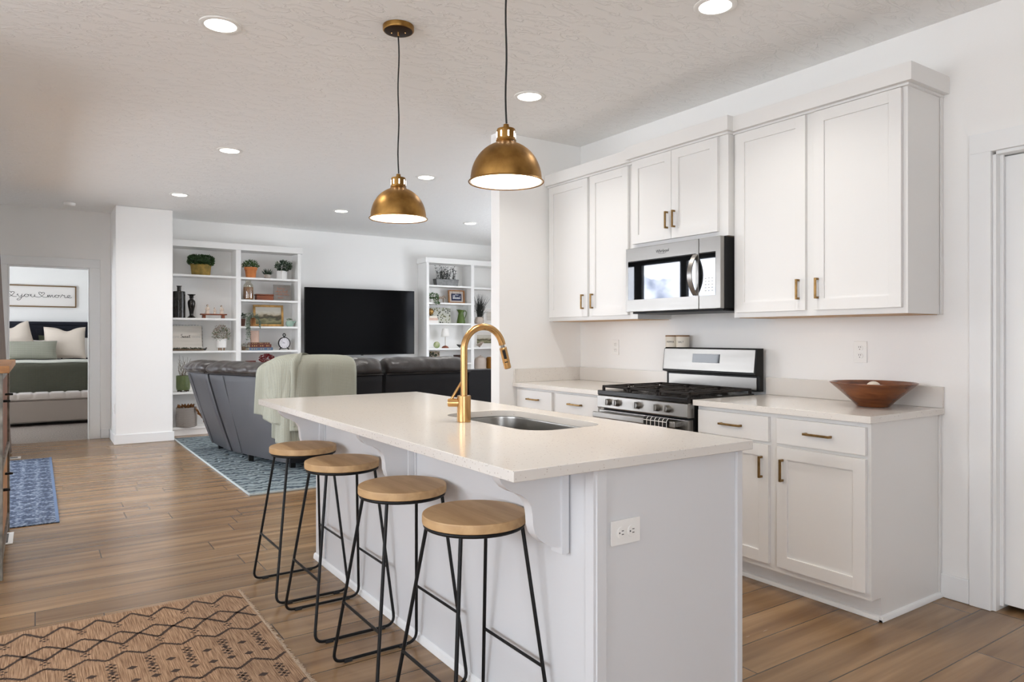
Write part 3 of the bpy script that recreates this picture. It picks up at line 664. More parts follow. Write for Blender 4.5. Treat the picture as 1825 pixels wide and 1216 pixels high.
for yb in (2.69, 3.80):
    MB().box(IX0 - .007, yb - .034, .045, IX0 - .0005, yb + .034, .880, .0015).build('panel_batten', M['island'], t)
sm = MB(); sm.prism([(IX0 - .0005, .001), (IX0 - .012, .001), (IX0 - .012, .012), (IX0 - .009, .028), (IX0 - .0005, .034)], 'y', IY0 - .002, IY1 + .01); sm.build('shoe_moulding', M['trim'], t)
def corbel(yc):
    c = MB(); X = IX0 - .0075
    P = [(X, .881), (X - .247, .881), (X - .244, .872), (X - .234, .851), (X - .218, .834), (X - .194, .820), (X - .17, .811), (X - .146, .794), (X - .132, .772), (X - .127, .745), (X - .125, .716), (X - .118, .692), (X - .103, .673), (X - .082, .657), (X - .056, .644), (X - .038, .639), (X, .637)]
    Q = [(p[0], p[1]) for p in P]
    c.prism(Q, 'y', yc - .019, yc + .019)
    o = c.build('corbel', M['island'], t, 30)
    p = MB().box(X - .027, yc - .027, .617, X + .001, yc + .027, .8805, .003)
    p.build('corbel_plate', M['island'], o)
for yc in (1.66, 2.69, 3.80): corbel(yc)

# worktop with a rounded undermount cut-out
def rounded_rect(x0, y0, x1, y1, r, n=8):
    P = []
    for cx, cy, a0 in ((x1 - r, y1 - r, 0), (x0 + r, y1 - r, PI / 2), (x0 + r, y0 + r, PI), (x1 - r, y0 + r, 3 * PI / 2)):
        for i in range(n + 1): P.append((cx + r * math.cos(a0 + PI / 2 * i / n), cy + r * math.sin(a0 + PI / 2 * i / n)))
    return P
SX0, SX1, SY0, SY1 = 1.49, 1.865, 2.075, 2.79
def slab_with_hole(x0, y0, x1, y1, z0, z1, hole):
    mb = MB(); bm = mb.bm
    def loop(P, z): return [bm.verts.new((p[0], p[1], z)) for p in P]
    outp = [(x1, y1), (x0, y1), (x0, y0), (x1, y0)]
    n = len(hole) // 4
    for z, flip in ((z0, True), (z1, False)):
        O = loop(outp, z); H = loop(hole, z)
        for k in range(4):
            seg = H[k * n:(k + 1) * n]
            for a, b in zip(seg[:-1], seg[1:]): bm.faces.new((O[k], a, b))
            bm.faces.new((O[k], seg[-1], H[((k + 1) * n) % len(H)], O[(k + 1) % 4]))
        if z == z0: O0, H0 = O, H
    for k in range(4): bm.faces.new((O0[k], O0[(k + 1) % 4], O[(k + 1) % 4], O[k]))
    for k in range(len(H)): bm.faces.new((H0[k], H0[(k + 1) % len(H)], H[(k + 1) % len(H)], H[k]))
    return mb
hole = rounded_rect(SX0, SY0, SX1, SY1, .11)
ct = slab_with_hole(1.015, 1.495, 1.98, 4.00, .884, .914, hole)
o = single('island_worktop', ct, M['quartz'], 'pale speckled quartz worktop on the island with an undermount sink cut-out', 'worktop', (1.5, 2.75, .884), smooth=30)
bv = o.modifiers.new('bevel', 'BEVEL'); bv.width = .002; bv.segments = 2; bv.limit_method = 'ANGLE'; bv.angle_limit = math.radians(60)

t = thing('kitchen_sink', 'stainless steel undermount sink bowl set in the island worktop', 'sink', (1.68, 2.43, .68))
sk = MB()
def rr_ring(off, z, r): return [(x, y, z) for x, y in rounded_rect(SX0 - off, SY0 - off, SX1 + off, SY1 + off, r)]
levels = [rr_ring(.016, .8825, .125), rr_ring(.006, .8825, .115), rr_ring(.004, .875, .112), rr_ring(-.004, .74, .105), rr_ring(-.012, .715, .095), rr_ring(-.04, .70, .07)]
rows = [[sk.bm.verts.new(p) for p in lv] for lv in levels]
for a, b in zip(rows[:-1], rows[1:]):
    for i in range(len(a)): sk.bm.faces.new((a[i], a[(i + 1) % len(a)], b[(i + 1) % len(a)], b[i]))
sk.bm.faces.new(rows[-1]); sk.build('basin', M['steel2'], t, 50, recalc=False)
MB().lathe([(0, .7025), (.03, .7025), (.045, .7045), (.05, .7015)], (1.68, 2.43, 0), 28).build('drain', M['steel'], t)

t = thing('kitchen_faucet', 'brushed brass gooseneck faucet with pull-down spray head on the island', 'faucet', (1.438, 2.476, .9145))
FX, FY = 1.438, 2.476
MB().lathe([(0, .9145), (.0275, .9145), (.028, .918), (.028, 1.018), (.0265, 1.0205), (0, 1.0205)], (FX, FY, 0), 36).build('base', M['brass'], t)
R = .094; zc = 1.3 - R + .0
pts = [(FX, FY, 1.018), (FX, FY, 1.10), (FX, FY, zc)] + [(FX + R - R * math.cos(a), FY, zc + R * math.sin(a)) for a in [PI * 168 / 180 * i / 22 for i in range(1, 23)]]
MB().tube(pts, .0142, 20).build('gooseneck', M['brass'], t)
e = Vector(pts[-1]); d = (Vector(pts[-1]) - Vector(pts[-2])).normalized()
h = MB().cyl(e, e + d * .012, .0085, .0085, 16); h.build('hose_collar', M['steel'], t)
sp = MB().tube([e + d * .012, e + d * .014, e + d * .075, e + d * .080, e + d * .100, e + d * .104], [.0135, .0155, .0155, .0148, .0152, .013], 22); spo = sp.build('spray_head', M['brass'], t)
n = Vector((-d.z, 0, d.x)) ; sd = Vector((-.55, -.83, 0)).normalized()
b = MB(); mm = Matrix.Translation(e + d * .042 + sd * .0142) @ face_M((0, 0, 0), d.cross(sd), d)
b.box(-.006, -.02, -.002, .006, .02, .003, .0025, mat=mm); b.box(-.007, .032, -.002, .007, .036, .0025, .001, mat=mm); b.build('spray_button', M['black'], spo)
hd = Vector((-.86, .5, 0)).normalized(); o0 = Vector((FX, FY, .992))
ha = MB().tube([o0 + hd * .02, o0 + hd * .062, o0 + hd * .066], [.017, .017, .014], 24); hh = ha.build('valve_handle', M['brass'], t)
MB().tube([o0 + hd * .052 + Vector((0, 0, .012)), o0 + hd * .036 + Vector((.004, 0, .045)), o0 + hd * .012 + Vector((.01, .01, .085))], [.0055, .0055, .005], 12).build('lever', M['brass'], hh)

def duplex(mb_plate_M, root, w=.115, h=.073):
    """landscape two-socket wall plate in the local plane of a matrix"""
    p = MB().box(-w / 2, -h / 2, .0005, w / 2, h / 2, .007, .003, mat=mb_plate_M); pl = p.build('cover_plate', M['plastic'], root)
    for cx in (-.021, .021):
        f = MB().lathe([(0, .0071), (.0165, .0071), (.0165, .0092), (.0155, .0098), (0, .0098)], (0, 0, 0), 24, mb_plate_M @ Matrix.Translation((cx, 0, 0)) @ Matrix.Diagonal((.92, 1.05, 1, 1)))
        s = f.build('socket', M['plastic'], pl)
        q = MB()
        q.box(cx + .001, .004, .0097, cx + .009, .0062, .0102, mat=mb_plate_M); q.box(cx + .001, -.0062, .0097, cx + .009, -.004, .0102, mat=mb_plate_M)
        q.box(cx - .009, -.0022, .0097, cx - .005, .0022, .0102, mat=mb_plate_M)
        q.build('socket_slot', M['slot'], pl)
t = thing('power_outlet', 'white horizontal duplex outlet on the end panel of the island', 'outlet', (1.428, 1.5245, .653)); duplex(face_M((1.428, 1.5245, .690), (1, 0, 0), (0, 0, 1)), t)
t = thing('power_outlet', 'white upright duplex outlet above the counter behind the wooden bowl', 'outlet', (3.6395, 2.068, 1.12)); duplex(face_M((3.6395, 2.068, 1.178), (0, 0, 1), (0, 1, 0)), t)
t = thing('power_outlet', 'white upright duplex outlet on the wall left of the range', 'outlet', (3.6395, 3.98, 1.12)); duplex(face_M((3.6395, 3.98, 1.178), (0, 0, 1), (0, 1, 0)), t)
t = thing('power_outlet', 'small white outlet low on the left side of the white column', 'outlet', (.7645, 9.45, .35)); duplex(face_M((.7645, 9.45, .41), (0, 0, 1), (0, 1, 0)), t)

# ------------------------------------------------------------------ bar stools
def make_stool(label):
    t = thing('bar_stool', label, 'bar stool', (0, 0, 0), group='backless bar stools at the island')
    MB().lathe([(0, .680), (.160, .680), (.163, .682), (.1637, .686), (.1637, .704), (.1622, .7085), (.159, .710), (0, .7105)], (0, 0, 0), 56).build('seat', M['seatwood'], t)
    ring = [(.154 * math.cos(2 * PI * i / 48), .154 * math.sin(2 * PI * i / 48), .6735) for i in range(48)]
    MB().tube(ring, .0062, 8, closed=True).build('seat_ring', M['blackmetal'], t)
    for sy in (1, -1):
        top = Vector((-.110, .106 * sy, .670)); bot = Vector((-.180, .207 * sy, .009)); r = .045
        d = (bot - top).normalized(); P = [top]
        a = bot - d * r; b = bot + Vector((r, 0, 0))
        for k in range(7):
            u = k / 6; P.append((1 - u) ** 2 * a + 2 * u * (1 - u) * bot + u * u * b)
        P2 = [Vector((p.x - .015 * (.67 - p.z) / .661, p.y, p.z)) for p in P]; Q2 = [Vector((-p.x - .020 * (.67 - p.z) / .661, p.y, p.z)) for p in reversed(P)]
        MB().tube(P2 + Q2, .0062, 10).build('leg', M['blackmetal'], t)
        for sx in (1, -1):
            MB().box(sx * .115 - .034, .207 * sy - .008, .0005, sx * .115 - .002, .207 * sy + .008, .012, .002).build('foot_pad', M['rubber'], t)
    f = .25; u = (.670 - f) / .661
    for sx in (1, -1):
        xx = sx * (.110 + .070 * u) - .017 * u; yy = .106 + .101 * u
        MB().tube([(xx, -yy, f), (xx, yy, f)], .0052, 8).build('footrest', M['blackmetal'], t)
    return t
st = make_stool('backless bar stool with round oak seat nearest the camera, under the near corbel')
STOOLS = [(1.141, 1.900, .0), (1.134, 2.409, .0), (1.133, 3.031, .0), (1.121, 3.548, .0)]
SL = [None, 'second backless bar stool from the near end of the island', 'third backless bar stool from the near end of the island', 'backless bar stool at the far end of the island nearest the sofa']
for (x, y, a), lb in zip(STOOLS, SL):
    if lb is None: st.location = (x, y, 0); st.rotation_euler = (0, 0, a)
    else: dup(st, (x, y, 0), a, lb)

# ------------------------------------------------------------------ kitchen cabinets along the right wall
def shaker(x, y0, y1, z0, z1, name, parent, rail=.057):
    """shaker door whose front face looks along -x at x"""
    d = MB(); th = .02; b = .0015
    d.box(x, y0, z0, x + th, y0 + rail, z1, b); d.box(x, y1 - rail, z0, x + th, y1, z1, b)
    d.box(x, y0 + rail - .0004, z0, x + th, y1 - rail + .0004, z0 + rail, 0); d.box(x, y0 + rail - .0004, z1 - rail, x + th, y1 - rail + .0004, z1, 0)
    d.box(x + .009, y0 + rail - .002, z0 + rail - .002, x + .016, y1 - rail + .002, z1 - rail + .002)
    return d.build(name, M['cab'], parent, 30)
def bar_handle(x, y, z, ln, vert, parent):
    h = MB(); r = .0055; pr = .028
    if vert:
        h.box(x - pr, y - r, z - ln / 2, x - pr + .009, y + r, z + ln / 2, .0015)
        for s in (-1, 1): h.box(x - pr + .006, y - r, z + s * (ln / 2 - r) - r, x - .0004, y + r, z + s * (ln / 2 - r) + r, .001)
    else:
        h.box(x - pr, y - ln / 2, z - r, x - pr + .009, y + ln / 2, z + r, .0015)
        for s in (-1, 1): h.box(x - pr + .006, y + s * (ln / 2 - r) - r, z - r, x - .0004, y + s * (ln / 2 - r) + r, z + r, .001)
    h.build('handle', M['handle'], parent)
def upper(name, label, y0, y1, xf, z0, z1, doors, crown_ends):
    t = thing(name, label, 'wall cabinet', (3.638, (y0 + y1) / 2, z0), group='white shaker wall cabinets')
    b = MB(); b.box(xf, y0 + .001, z0, 3.638, y1 - .001, z1); b.build('carcass', M['cab'], t, 0)
    c = MB(); c.box(xf - .042, y0 - crown_ends[0], z1 - .002, 3.638, y1 + crown_ends[1], z1 + .082, .002)
    c.box(xf - .016, y0 - crown_ends[0] * .3, z1 - .014, 3.638, y1 + crown_ends[1] * .3, z1 - .002, .001); c.build('crown', M['cab'], t)
    MB().box(xf + .022, y0 + .02, z0 - .003, 3.636, y1 - .02, z0 - .0004).build('underside', M['maple'], t, 0)
    for (a, bb, hz, hy) in doors:
        d = shaker(xf - .0205, a, bb, z0 + .028, z1 - .018, 'door', t)
        bar_handle(xf - .0205, hy, hz, .106, True, d)
    return t
t = upper('wall_cabinet', 'tall white two-door wall cabinet at the right, above the wooden bowl', 1.662, 2.634, 3.32, 1.368, 2.428, [(2.172, 2.608, 1.506, 2.208), (1.684, 2.125, 1.506, 2.10)], (.035, -.0015))
MB().box(3.618, 1.655, 1.368, 3.6385, 1.6615, 2.428, .001).build('scribe_strip', M['cab'], t)
upper('wall_cabinet', 'short raised white wall cabinet above the microwave', 2.6365, 3.413, 3.272, 1.838, 2.430, [(3.057, 3.412 - .01, 1.984, 3.085), (2.70, 3.054, 1.984, 3.026)], (.0255, .03))
upper('wall_cabinet', 'white two-door wall cabinet at the left, next to the end wall', 3.4155, 4.3985, 3.32, 1.378, 2.428, [(3.912, 4.372, 1.513, 3.955), (3.492, 3.884, 1.513, 3.85)], (-.031, -.0015))

def base_cab(label, y0, y1, drawers, doors, end_panel):
    t = thing('base_cabinet', label, 'base cabinet', (3.638, (y0 + y1) / 2, 0.001), group='white shaker base cabinets')
    b = MB(); b.box(3.02, y0, .103, 3.636, y1, .882); b.box(3.098, y0 + .0, .001, 3.636, y1, .103); b.build('carcass', M['cab'], t, 0)
    m = MB(); m.prism([(3.0975, .001), (3.081, .001), (3.081, .010), (3.086, .02), (3.0975, .024)], 'y', y0 - .016, y1)
    if end_panel: m.prism([(y0 - .0005, .001), (y0 - .0165, .001), (y0 - .0165, .010), (y0 - .011, .02), (y0 - .0005, .024)], 'x', 3.081, 3.637)
    m.build('shoe_moulding', M['trim'], t)
    if end_panel: MB().box(3.615, y0 - .0065, .025, 3.636, y0 - .0005, .881, .001).build('scribe_strip', M['cab'], t)
    for (a, bb, z0, z1) in drawers:
        d = MB().box(2.9995, a, z0, 3.0195, bb, z1, .002).build('drawer', M['cab'], t)
        bar_handle(2.9995, (a + bb) / 2, (z0 + z1) / 2 + .002, .135, False, d)
    for (a, bb, z0, z1, hy) in doors:
        d = shaker(2.9995, a, bb, z0, z1, 'door', t); bar_handle(2.9995, hy, .611, .108, True, d)
    return t
base_cab('white two-drawer base cabinet under the wooden bowl, with a plain end panel facing the camera', 1.668, 2.636, [(2.176, 2.622, .738, .862), (1.684, 2.128, .738, .862)], [(2.176, 2.622, .135, .722, 2.213), (1.684, 2.128, .135, .722, 2.094)], True)
base_cab('white base cabinet in the far corner left of the range, two drawers in view', 3.404, 4.398, [(3.942, 4.372, .735, .866), (3.447, 3.902, .735, .866)], [(3.942, 4.372, .135, .719, 3.98), (3.447, 3.902, .135, .719, 3.865)], False)

t = thing('counter_top', 'speckled quartz counter with backsplash under the wooden bowl', 'worktop', (3.3, 2.14, .884)); m = MB().box(2.978, 1.648, .8835, 3.638, 2.641, .914, .002); m.build('slab', M['quartz'], t); MB().box(3.618, 1.65, .9145, 3.638, 2.641, 1.016, .0015).build('backsplash', M['quartz'], t)
t = thing('counter_top', 'speckled quartz counter with corner backsplash left of the range', 'worktop', (3.3, 3.9, .884)); m = MB().box(2.978, 3.399, .8835, 3.638, 4.399, .914, .002); m.build('slab', M['quartz'], t); MB().box(3.618, 3.399, .9145, 3.638, 4.399, 1.016, .0015).build('backsplash', M['quartz'], t); MB().box(2.985, 4.379, .9145, 3.617, 4.399, 1.016, .0015).build('backsplash', M['quartz'], t)

# ------------------------------------------------------------------ range
RY0, RY1 = 2.648, 3.392
t = thing('gas_range', 'stainless steel gas range with black cooktop and five front knobs', 'stove', (3.3, 3.02, 0.001))
MB().box(3.0, RY0, .06, 3.60, RY1, .888).box(3.04, RY0 + .01, .001, 3.58, RY1 - .01, .06).build('body', M['black'], t, 0)
p = MB(); p.prism([(2.999, .812), (2.949, .812), (2.944, .818), (2.946, .887), (2.951, .893), (2.999, .893)], 'y', RY0, RY1); cp = p.build('control_panel', M['steel'], t, 30)
for yk in (3.283, 3.207, 3.03, 2.872, 2.79):
    c = Vector((2.9445, yk, .853)); k = MB().tube([c, c + Vector((-.003, 0, 0))], [.0235, .0225], 28); k.tube([c + Vector((-.003, 0, 0)), c + Vector((-.026, 0, .002)), c + Vector((-.028, 0, .002))], [.0205, .0185, .017], 28)
    kb = k.build('knob', M['steel'], t); MB().box(2.9115, yk - .0045, .836, 2.919, yk + .0045, .874, .002).build('knob_grip', M['steel2'], kb)
ck = MB(); ck.box(2.945, RY0 - .0, .894, 3.52, RY1 + .0, .922, .004); ck.build('cooktop', M['enamel'], t)
for g, (a, b) in enumerate(((RY0 + .012, RY0 + .248), (RY0 + .253, RY1 - .253), (RY1 - .248, RY1 - .012))):
    q = MB(); x0, x1 = 2.975, 3.51
    for yy in (a, b - .014): q.box(x0, yy, .938, x1, yy + .014, .952, .003)
    for xx in (x0, (x0 + x1) / 2 - .007, x1 - .014): q.box(xx, a, .938, xx + .014, b, .952, .003)
    for xx in (x0 + .135, x1 - .145):
        for k in range(6):
            an = k * PI / 3 + .5; q.box(-.005, .028, 0, .005, .085, .012, .002, mat=Matrix.Translation((xx, (a + b) / 2, .939)) @ Matrix.Rotation(an, 4, 'Z'))
    for xx in (x0, x1 - .014):
        for yy in (a, b - .014): q.box(xx, yy, .9225, xx + .014, yy + .014, .94)
    q.build('grate', M['castiron'], t)
for (xx, yy) in ((3.11, RY0 + .13), (3.365, RY0 + .13), (3.24, 3.02), (3.11, RY1 - .13), (3.365, RY1 - .13)):
    MB().lathe([(0, .936), (.036, .936), (.04, .931), (.048, .926), (.048, .9225), (0, .9225)], (xx, yy, 0), 24).build('burner', M['castiron'], t)
d = MB().box(2.955, RY0 + .004, .17, 2.999, RY1 - .004, .80, .004); dr = d.build('oven_door', M['steel'], t)
MB().box(2.953, RY0 + .09, .28, 2.956, RY1 - .09, .66, .001).build('oven_window', M['black_gloss'], dr)
h = MB().box(2.895, RY0 + .05, .755, 2.912, RY1 - .008, .792, .007, 3)
for yy in (RY0 + .07, RY1 - .03): h.box(2.91, yy - .02, .76, 2.957, yy + .02, .787, .004)
h.build('oven_handle', M['steel'], dr)
MB().box(2.96, RY0 + .006, .065, 2.999, RY1 - .006, .16, .004).build('storage_drawer', M['steel'], t)
bg = MB(); bg.prism([(3.605, .93), (3.57, .93), (3.57, 1.022), (3.528, 1.03), (3.528, 1.045), (3.545, 1.178), (3.56, 1.188), (3.605, 1.188)], 'y', RY0, RY1); b = bg.build('backguard', M['black'], t, 0)
tilt = Matrix.Translation((3.5365, 3.02, 1.110)) @ Matrix.Rotation(.126, 4, 'Y')
MB().box(-.0035, -.363, -.068, .0, .366, .07, .003, mat=tilt).build('fascia', M['steel'], b)
dp = MB().box(-.0052, -.105, -.018, -.0028, .115, .038, .001, mat=tilt); dpo = dp.build('display', M['black_gloss'], b)
MB().box(3.566, RY0 + .02, .935, 3.5695, RY1 - .02, 1.012, .003).build('rear_trim', M['steel'], b)

# tea towel on the oven handle
tw = MB(); y0, y1 = 2.742, 2.925; zt, zb = .7945, .40
def towel(u, v):
    y = y0 + (y1 - y0) * u; wv = .004 * math.sin(u * 9 + 1) * min(1, v * 3)
    s = v * .86
    if s < .06: a = s / .06 * PI; return Vector((2.9035 + .0125 * math.cos(a) - .0, y, zt + .004 + .006 * math.sin(a)))
    return Vector((2.889 - .004 - wv, y, zt - (s - .06) * (zt - zb)))
tw.grid(towel, 42, 78)
tw.bm.faces.ensure_lookup_table()
for i, f in enumerate(tw.bm.faces):
    r, cidx = divmod(i, 42)
    f.material_index = 1 if (cidx % 7 == 0 or r % 7 == 0) else 0
single('tea_towel', tw, [M['towel_b'], M['towel_w']], 'black tea towel with white grid lines over the oven handle', 'towel', (2.89, 2.83, .4))

# ------------------------------------------------------------------ microwave
t = thing('microwave_oven', 'stainless over-the-range microwave with dark mirrored door', 'microwave', (3.638, 3.02, 1.412))
MY0, MY1, MZ0, MZ1 = 2.6375, 3.409, 1.412, 1.832
MB().box(3.238, MY0 + .001, MZ0 + .012, 3.636, MY1 - .001, MZ1).box(3.25, MY0 + .02, MZ0 - .004, 3.60, MY1 - .02, MZ0 + .012).build('body', M['black'], t, 0)
ys = MY0 + .158
dm = MB().box(3.205, ys + .0015, MZ0 + .008, 3.2375, MY1, MZ1, .003); do = dm.build('door', M['steel'], t)
MB().box(3.2035, ys + .022, MZ0 + .085, 3.2052, MY1 - .022, MZ1 - .085, .0005).build('door_window', M['mwglass'], do)
pm = MB().box(3.205, MY0, MZ0 + .008, 3.2375, ys - .0015, MZ1, .003); po = pm.build('side_panel', M['steel'], t)
MB().box(3.2035, MY0 + .035, MZ0 + .085, 3.2052, ys - .002, MZ1 - .085, .0005).build('keypad', M['mwglass'], po)
hd = MB(); hp = [(3.2035 - .052 * math.sin(PI * i / 14) ** .8 - .001, ys + .03 - .004, MZ0 + .088 + (MZ1 - MZ0 - .178) * i / 14) for i in range(15)]
for k in range(len(hp) - 1):
    pass
rows = []
for (x, y, z) in hp: rows.append([hd.bm.verts.new(q) for q in ((x, y - .016, z), (x, y + .016, z), (x + .009, y + .014, z), (x + .009, y - .014, z))])
for a, b in zip(rows[:-1], rows[1:]):
    for k in range(4): hd.bm.faces.new((a[k], a[(k + 1) % 4], b[(k + 1) % 4], b[k]))
hd.bm.faces.new(rows[0]); hd.bm.faces.new(list(reversed(rows[-1]))); hd.build('door_handle', M['steel'], do, 30)
lg = MB().mesh(text_mesh('Whirlpool', .026, .0004, .15), face_M((3.2046, 3.085, MZ1 - .042), (0, -1, 0), (0, 0, 1)))
ring = [(3.2046, 3.085 + .036 * math.cos(a), MZ1 - .047 + .012 * math.sin(a)) for a in [PI * (1.1 + .9 * i / 12) for i in range(13)]]
lg.tube(ring, .0009, 5); lg.build('logo', M['ink'], do, 0)
ky = MB()
for r in range(5):
    for q in range(3): ky.box(3.2026, MY0 + .052 + q * .024, MZ0 + .11 + r * .018, 3.2034, MY0 + .064 + q * .024, MZ0 + .114 + r * .018)
ky.build('key_legend', M['grey_ink'], po, 0)

# ------------------------------------------------------------------ canisters, bowl
def canister(y, txt, label):
    t = thing('canister', label, 'canister', (3.577, y, 1.1885), group='seasoning canisters on the range backguard')
    MB().lathe([(0, 1.1885), (.042, 1.1885), (.044, 1.191), (.044, 1.257), (.043, 1.259), (0, 1.259)], (3.577, y, 0), 36).build('jar', M['cream'], t)
    MB().lathe([(0, 1.2593), (.045, 1.2593), (.0455, 1.262), (.045, 1.267), (.043, 1.269), (0, 1.269)], (3.577, y, 0), 36).build('lid', M['acacia'], t)
    me = text_mesh(txt, .017, .0003); mb = MB(); mb.mesh(me, Matrix.Identity(4))
    for v in mb.bm.verts:
        a = PI + .45 - v.co.x / .0444 * -1.0; rr = .0444 + v.co.z
        v.co = Vector((3.577 + rr * math.cos(a), y + rr * math.sin(a), 1.223 + v.co.y))
    mb.build('lettering', M['ink'], t, 0)
canister(3.352, 'PEPPER', 'cream canister lettered PEPPER with wooden lid, left of its twin on the range')
canister(3.257, 'SALT', 'cream canister lettered SALT with wooden lid, right of its twin on the range')
bw = MB().lathe([(0, .915), (.072, .915), (.076, .918), (.10, .944), (.145, .985), (.197, 1.031), (.197, 1.034), (.190, 1.033), (.14, .992), (.095, .952), (.06, .934), (0, .931)], (3.43, 1.886, 0), 72)
single('wooden_bowl', bw, M['bowlwood'], 'wide reddish-brown wooden bowl on the quartz counter at right', 'bowl', (3.43, 1.886, .915))
bl = MB().sphere((3.45, 1.895, 0), .03, 20, (1.2, 1, .85)); bmesh.ops.translate(bl.bm, verts=bl.bm.verts, vec=(0, 0, 1.012 - .0))
single('cream_ball', bl, M['cream'], 'cream coloured decorative piece just showing above the rim of the wooden bowl', 'ornament', (3.45, 1.895, .985))

# ------------------------------------------------------------------ living room: rugs
def rug(name, label, loc, parts):
    t = thing(name, label, 'rug', loc)
    for nm, mb, m in parts: mb.build(nm, m, t)
    return t
rb = MB().box(1.405, 5.77, .001, 5.6, 9.46, .014, .004)
re = MB(); re.box(1.392, 5.757, .001, 1.4045, 9.467, .0165, .003); re.box(1.4045, 5.757, .001, 5.6, 5.7695, .0165, .003)
rug('living_room_rug', 'large teal-grey carved rug under the leather sectional sofa', (3.4, 7.6, .001), [('pile', rb, M['tealrug']), ('edge_binding', re, M['rugedge'])])
bb = MB().box(-.46, 5.665, .001, .112, 8.72, .008, .002); be = MB().box(.112, 5.66, .001, .132, 8.725, .0095, .002)
rug('runner_rug', 'faded blue patterned runner rug lying beside the glass door', (-.16, 7.2, .001), [('pile', bb, M['bluerug']), ('edge_binding', be, M['bluebind'])])

# jute rug with its woven diamond pattern
jr = MB(); JX0, JX1, JY0, JY1 = -1.6, .826, 1.05, 3.645
jr.box(JX0, JY0, .001, JX1, JY1, .007, .002)
jr.mi = 1; ZJ = .0076; PER = .1325
def stroke(a, b, w=.0145):
    if max(a[0], b[0]) > JX1 - .006:
        if min(a[0], b[0]) > JX1 - .006: return
        if a[0] < b[0]: a, b = b, a
        k = (JX1 - .006 - b[0]) / (a[0] - b[0]); a = (JX1 - .006, b[1] + (a[1] - b[1]) * k)
    a = Vector((*a, 0)); b = Vector((*b, 0)); d = (b - a); L_ = d.length; d.normalize(); n = Vector((-d.y, d.x, 0))
    k = max(1, int(L_ / .012))
    for i in range(k):     # broken up like knotted yarn
        p = a + d * (L_ * i / k); q = a + d * (L_ * (i + .92) / k); j = random.uniform(-.0012, .0012); ww = w * random.uniform(.8, 1.15) / 2
        jr._add([(p + n * (-ww + j)) + Vector((0, 0, ZJ)), (q + n * (-ww + j)) + Vector((0, 0, ZJ)), (q + n * (ww + j)) + Vector((0, 0, ZJ)), (p + n * (ww + j)) + Vector((0, 0, ZJ))], [(0, 1, 2, 3)])
def diamond(x, y, w, h): jr._add([(x - w, y, ZJ), (x, y - h, ZJ), (x + w, y, ZJ), (x, y + h, ZJ)], [(0, 1, 2, 3)])
def zig(yp, yv, x0):
    n = int((x0 - JX0) / PER)
    for i in range(-1, n + 1):
        xp = x0 - i * PER
        if xp - PER / 2 > JX0: stroke((xp, yp), (xp - PER / 2, yv))
        if xp - PER > JX0: stroke((xp - PER / 2, yv), (xp - PER, yp))
def clip_x(x): return JX0 + .02 < x < JX1 - .012
def flower(x, y, s=.011):
    if not clip_x(x): return
    for dx, dy in ((-.012, 0), (.012, 0), (0, -.014), (0, .014)): diamond(x + dx, y + dy, s * .75, s * .62)
def band(y0, sgn, full=True):
    """one border of the rug, measured from its outer edge at y0, running in direction sgn"""
    zig(y0 + sgn * .042, y0 + sgn * .13, .753)
    for i in range(19): flower(.69 - i * PER, y0 + sgn * .162)
    zig(y0 + sgn * .235, y0 + sgn * .30, .69); zig(y0 + sgn * .385, y0 + sgn * .295, .69)
    for i in range(19): flower(.69 - i * PER, y0 + sgn * .415)
    zig(y0 + sgn * .462, y0 + sgn * .52, .69)
    for i in range(19):
        x = .765 - i * PER
        for dy in (.575, .605, .67, .70): flower(x, y0 + sgn * dy, .012)
        if clip_x(x): diamond(x, y0 + sgn * .64, .016, .013)
        if clip_x(x - PER / 2): diamond(x - PER / 2, y0 + sgn * .635, .02, .016)
        for k in (0, PER / 2):
            if clip_x(x - k): diamond(x - k, y0 + sgn * .752, .019, .016)
    zig(y0 + sgn * .81, y0 + sgn * .87, .70)
    for i in range(19):
        x = .765 - i * PER
        for dy in (.92, .945, .985, 1.01): flower(x, y0 + sgn * dy, .012)
        if clip_x(x - PER / 2): diamond(x - PER / 2, y0 + sgn * .965, .02, .016)
    zig(y0 + sgn * 1.075, y0 + sgn * 1.13, .69)
band(JY1, -1)
zig(JY1 - 1.26, JY1 - 1.195, .69); band(JY0, 1)
jt = thing('jute_rug', 'tan jute rug with dark brown zigzag and diamond pattern in the foreground', 'rug', (-.4, 2.3, .001))
jr.build('pile', [M['jute'], M['jutedark']], jt, 0)
fr = MB()
for i in range(520):
    y = JY0 + (JY1 - JY0) * i / 519; L_ = random.uniform(.008, .022)
    fr.tube([(JX1 - .002, y, .005), (JX1 + L_ * .5, y + random.uniform(-.003, .003), .006), (JX1 + L_, y + random.uniform(-.006, .006), .0025)], .0014, 4, cap=False)
for i in range(480):
    x = JX0 + (JX1 - JX0) * i / 479
    fr.tube([(x, JY1 - .002, .005), (x + random.uniform(-.004, .004), JY1 + random.uniform(.004, .011), .003)], .0013, 4, cap=False)
tag(fr.build('fringe', M['fringe'], jt, 0), 'pale frayed jute fringe', kind='stuff')

# floor vents
def vent(x0, y0, x1, y1, label):
    t = thing('floor_vent', label, 'floor vent', (x1, (y0 + y1) / 2, .0005), group='white floor vents')
    m = MB(); m.box(x0, y0, .0005, x1, y1, .005, .0015); f = m.build('vent_frame', M['plastic'], t)
    MB().box(x0 + .025, y0 + .03, .0051, x1 - .025, y1 - .03, .0058).build('grille', M['slot'] if False else M['galv'], t, 0)
vent(-.25, 5.24, -.118, 5.54, 'white floor vent in the wood floor at the near end of the blue runner')
vent(-.25, 8.86, -.132, 9.0, 'white floor vent at the far end of the blue runner by the curtain')

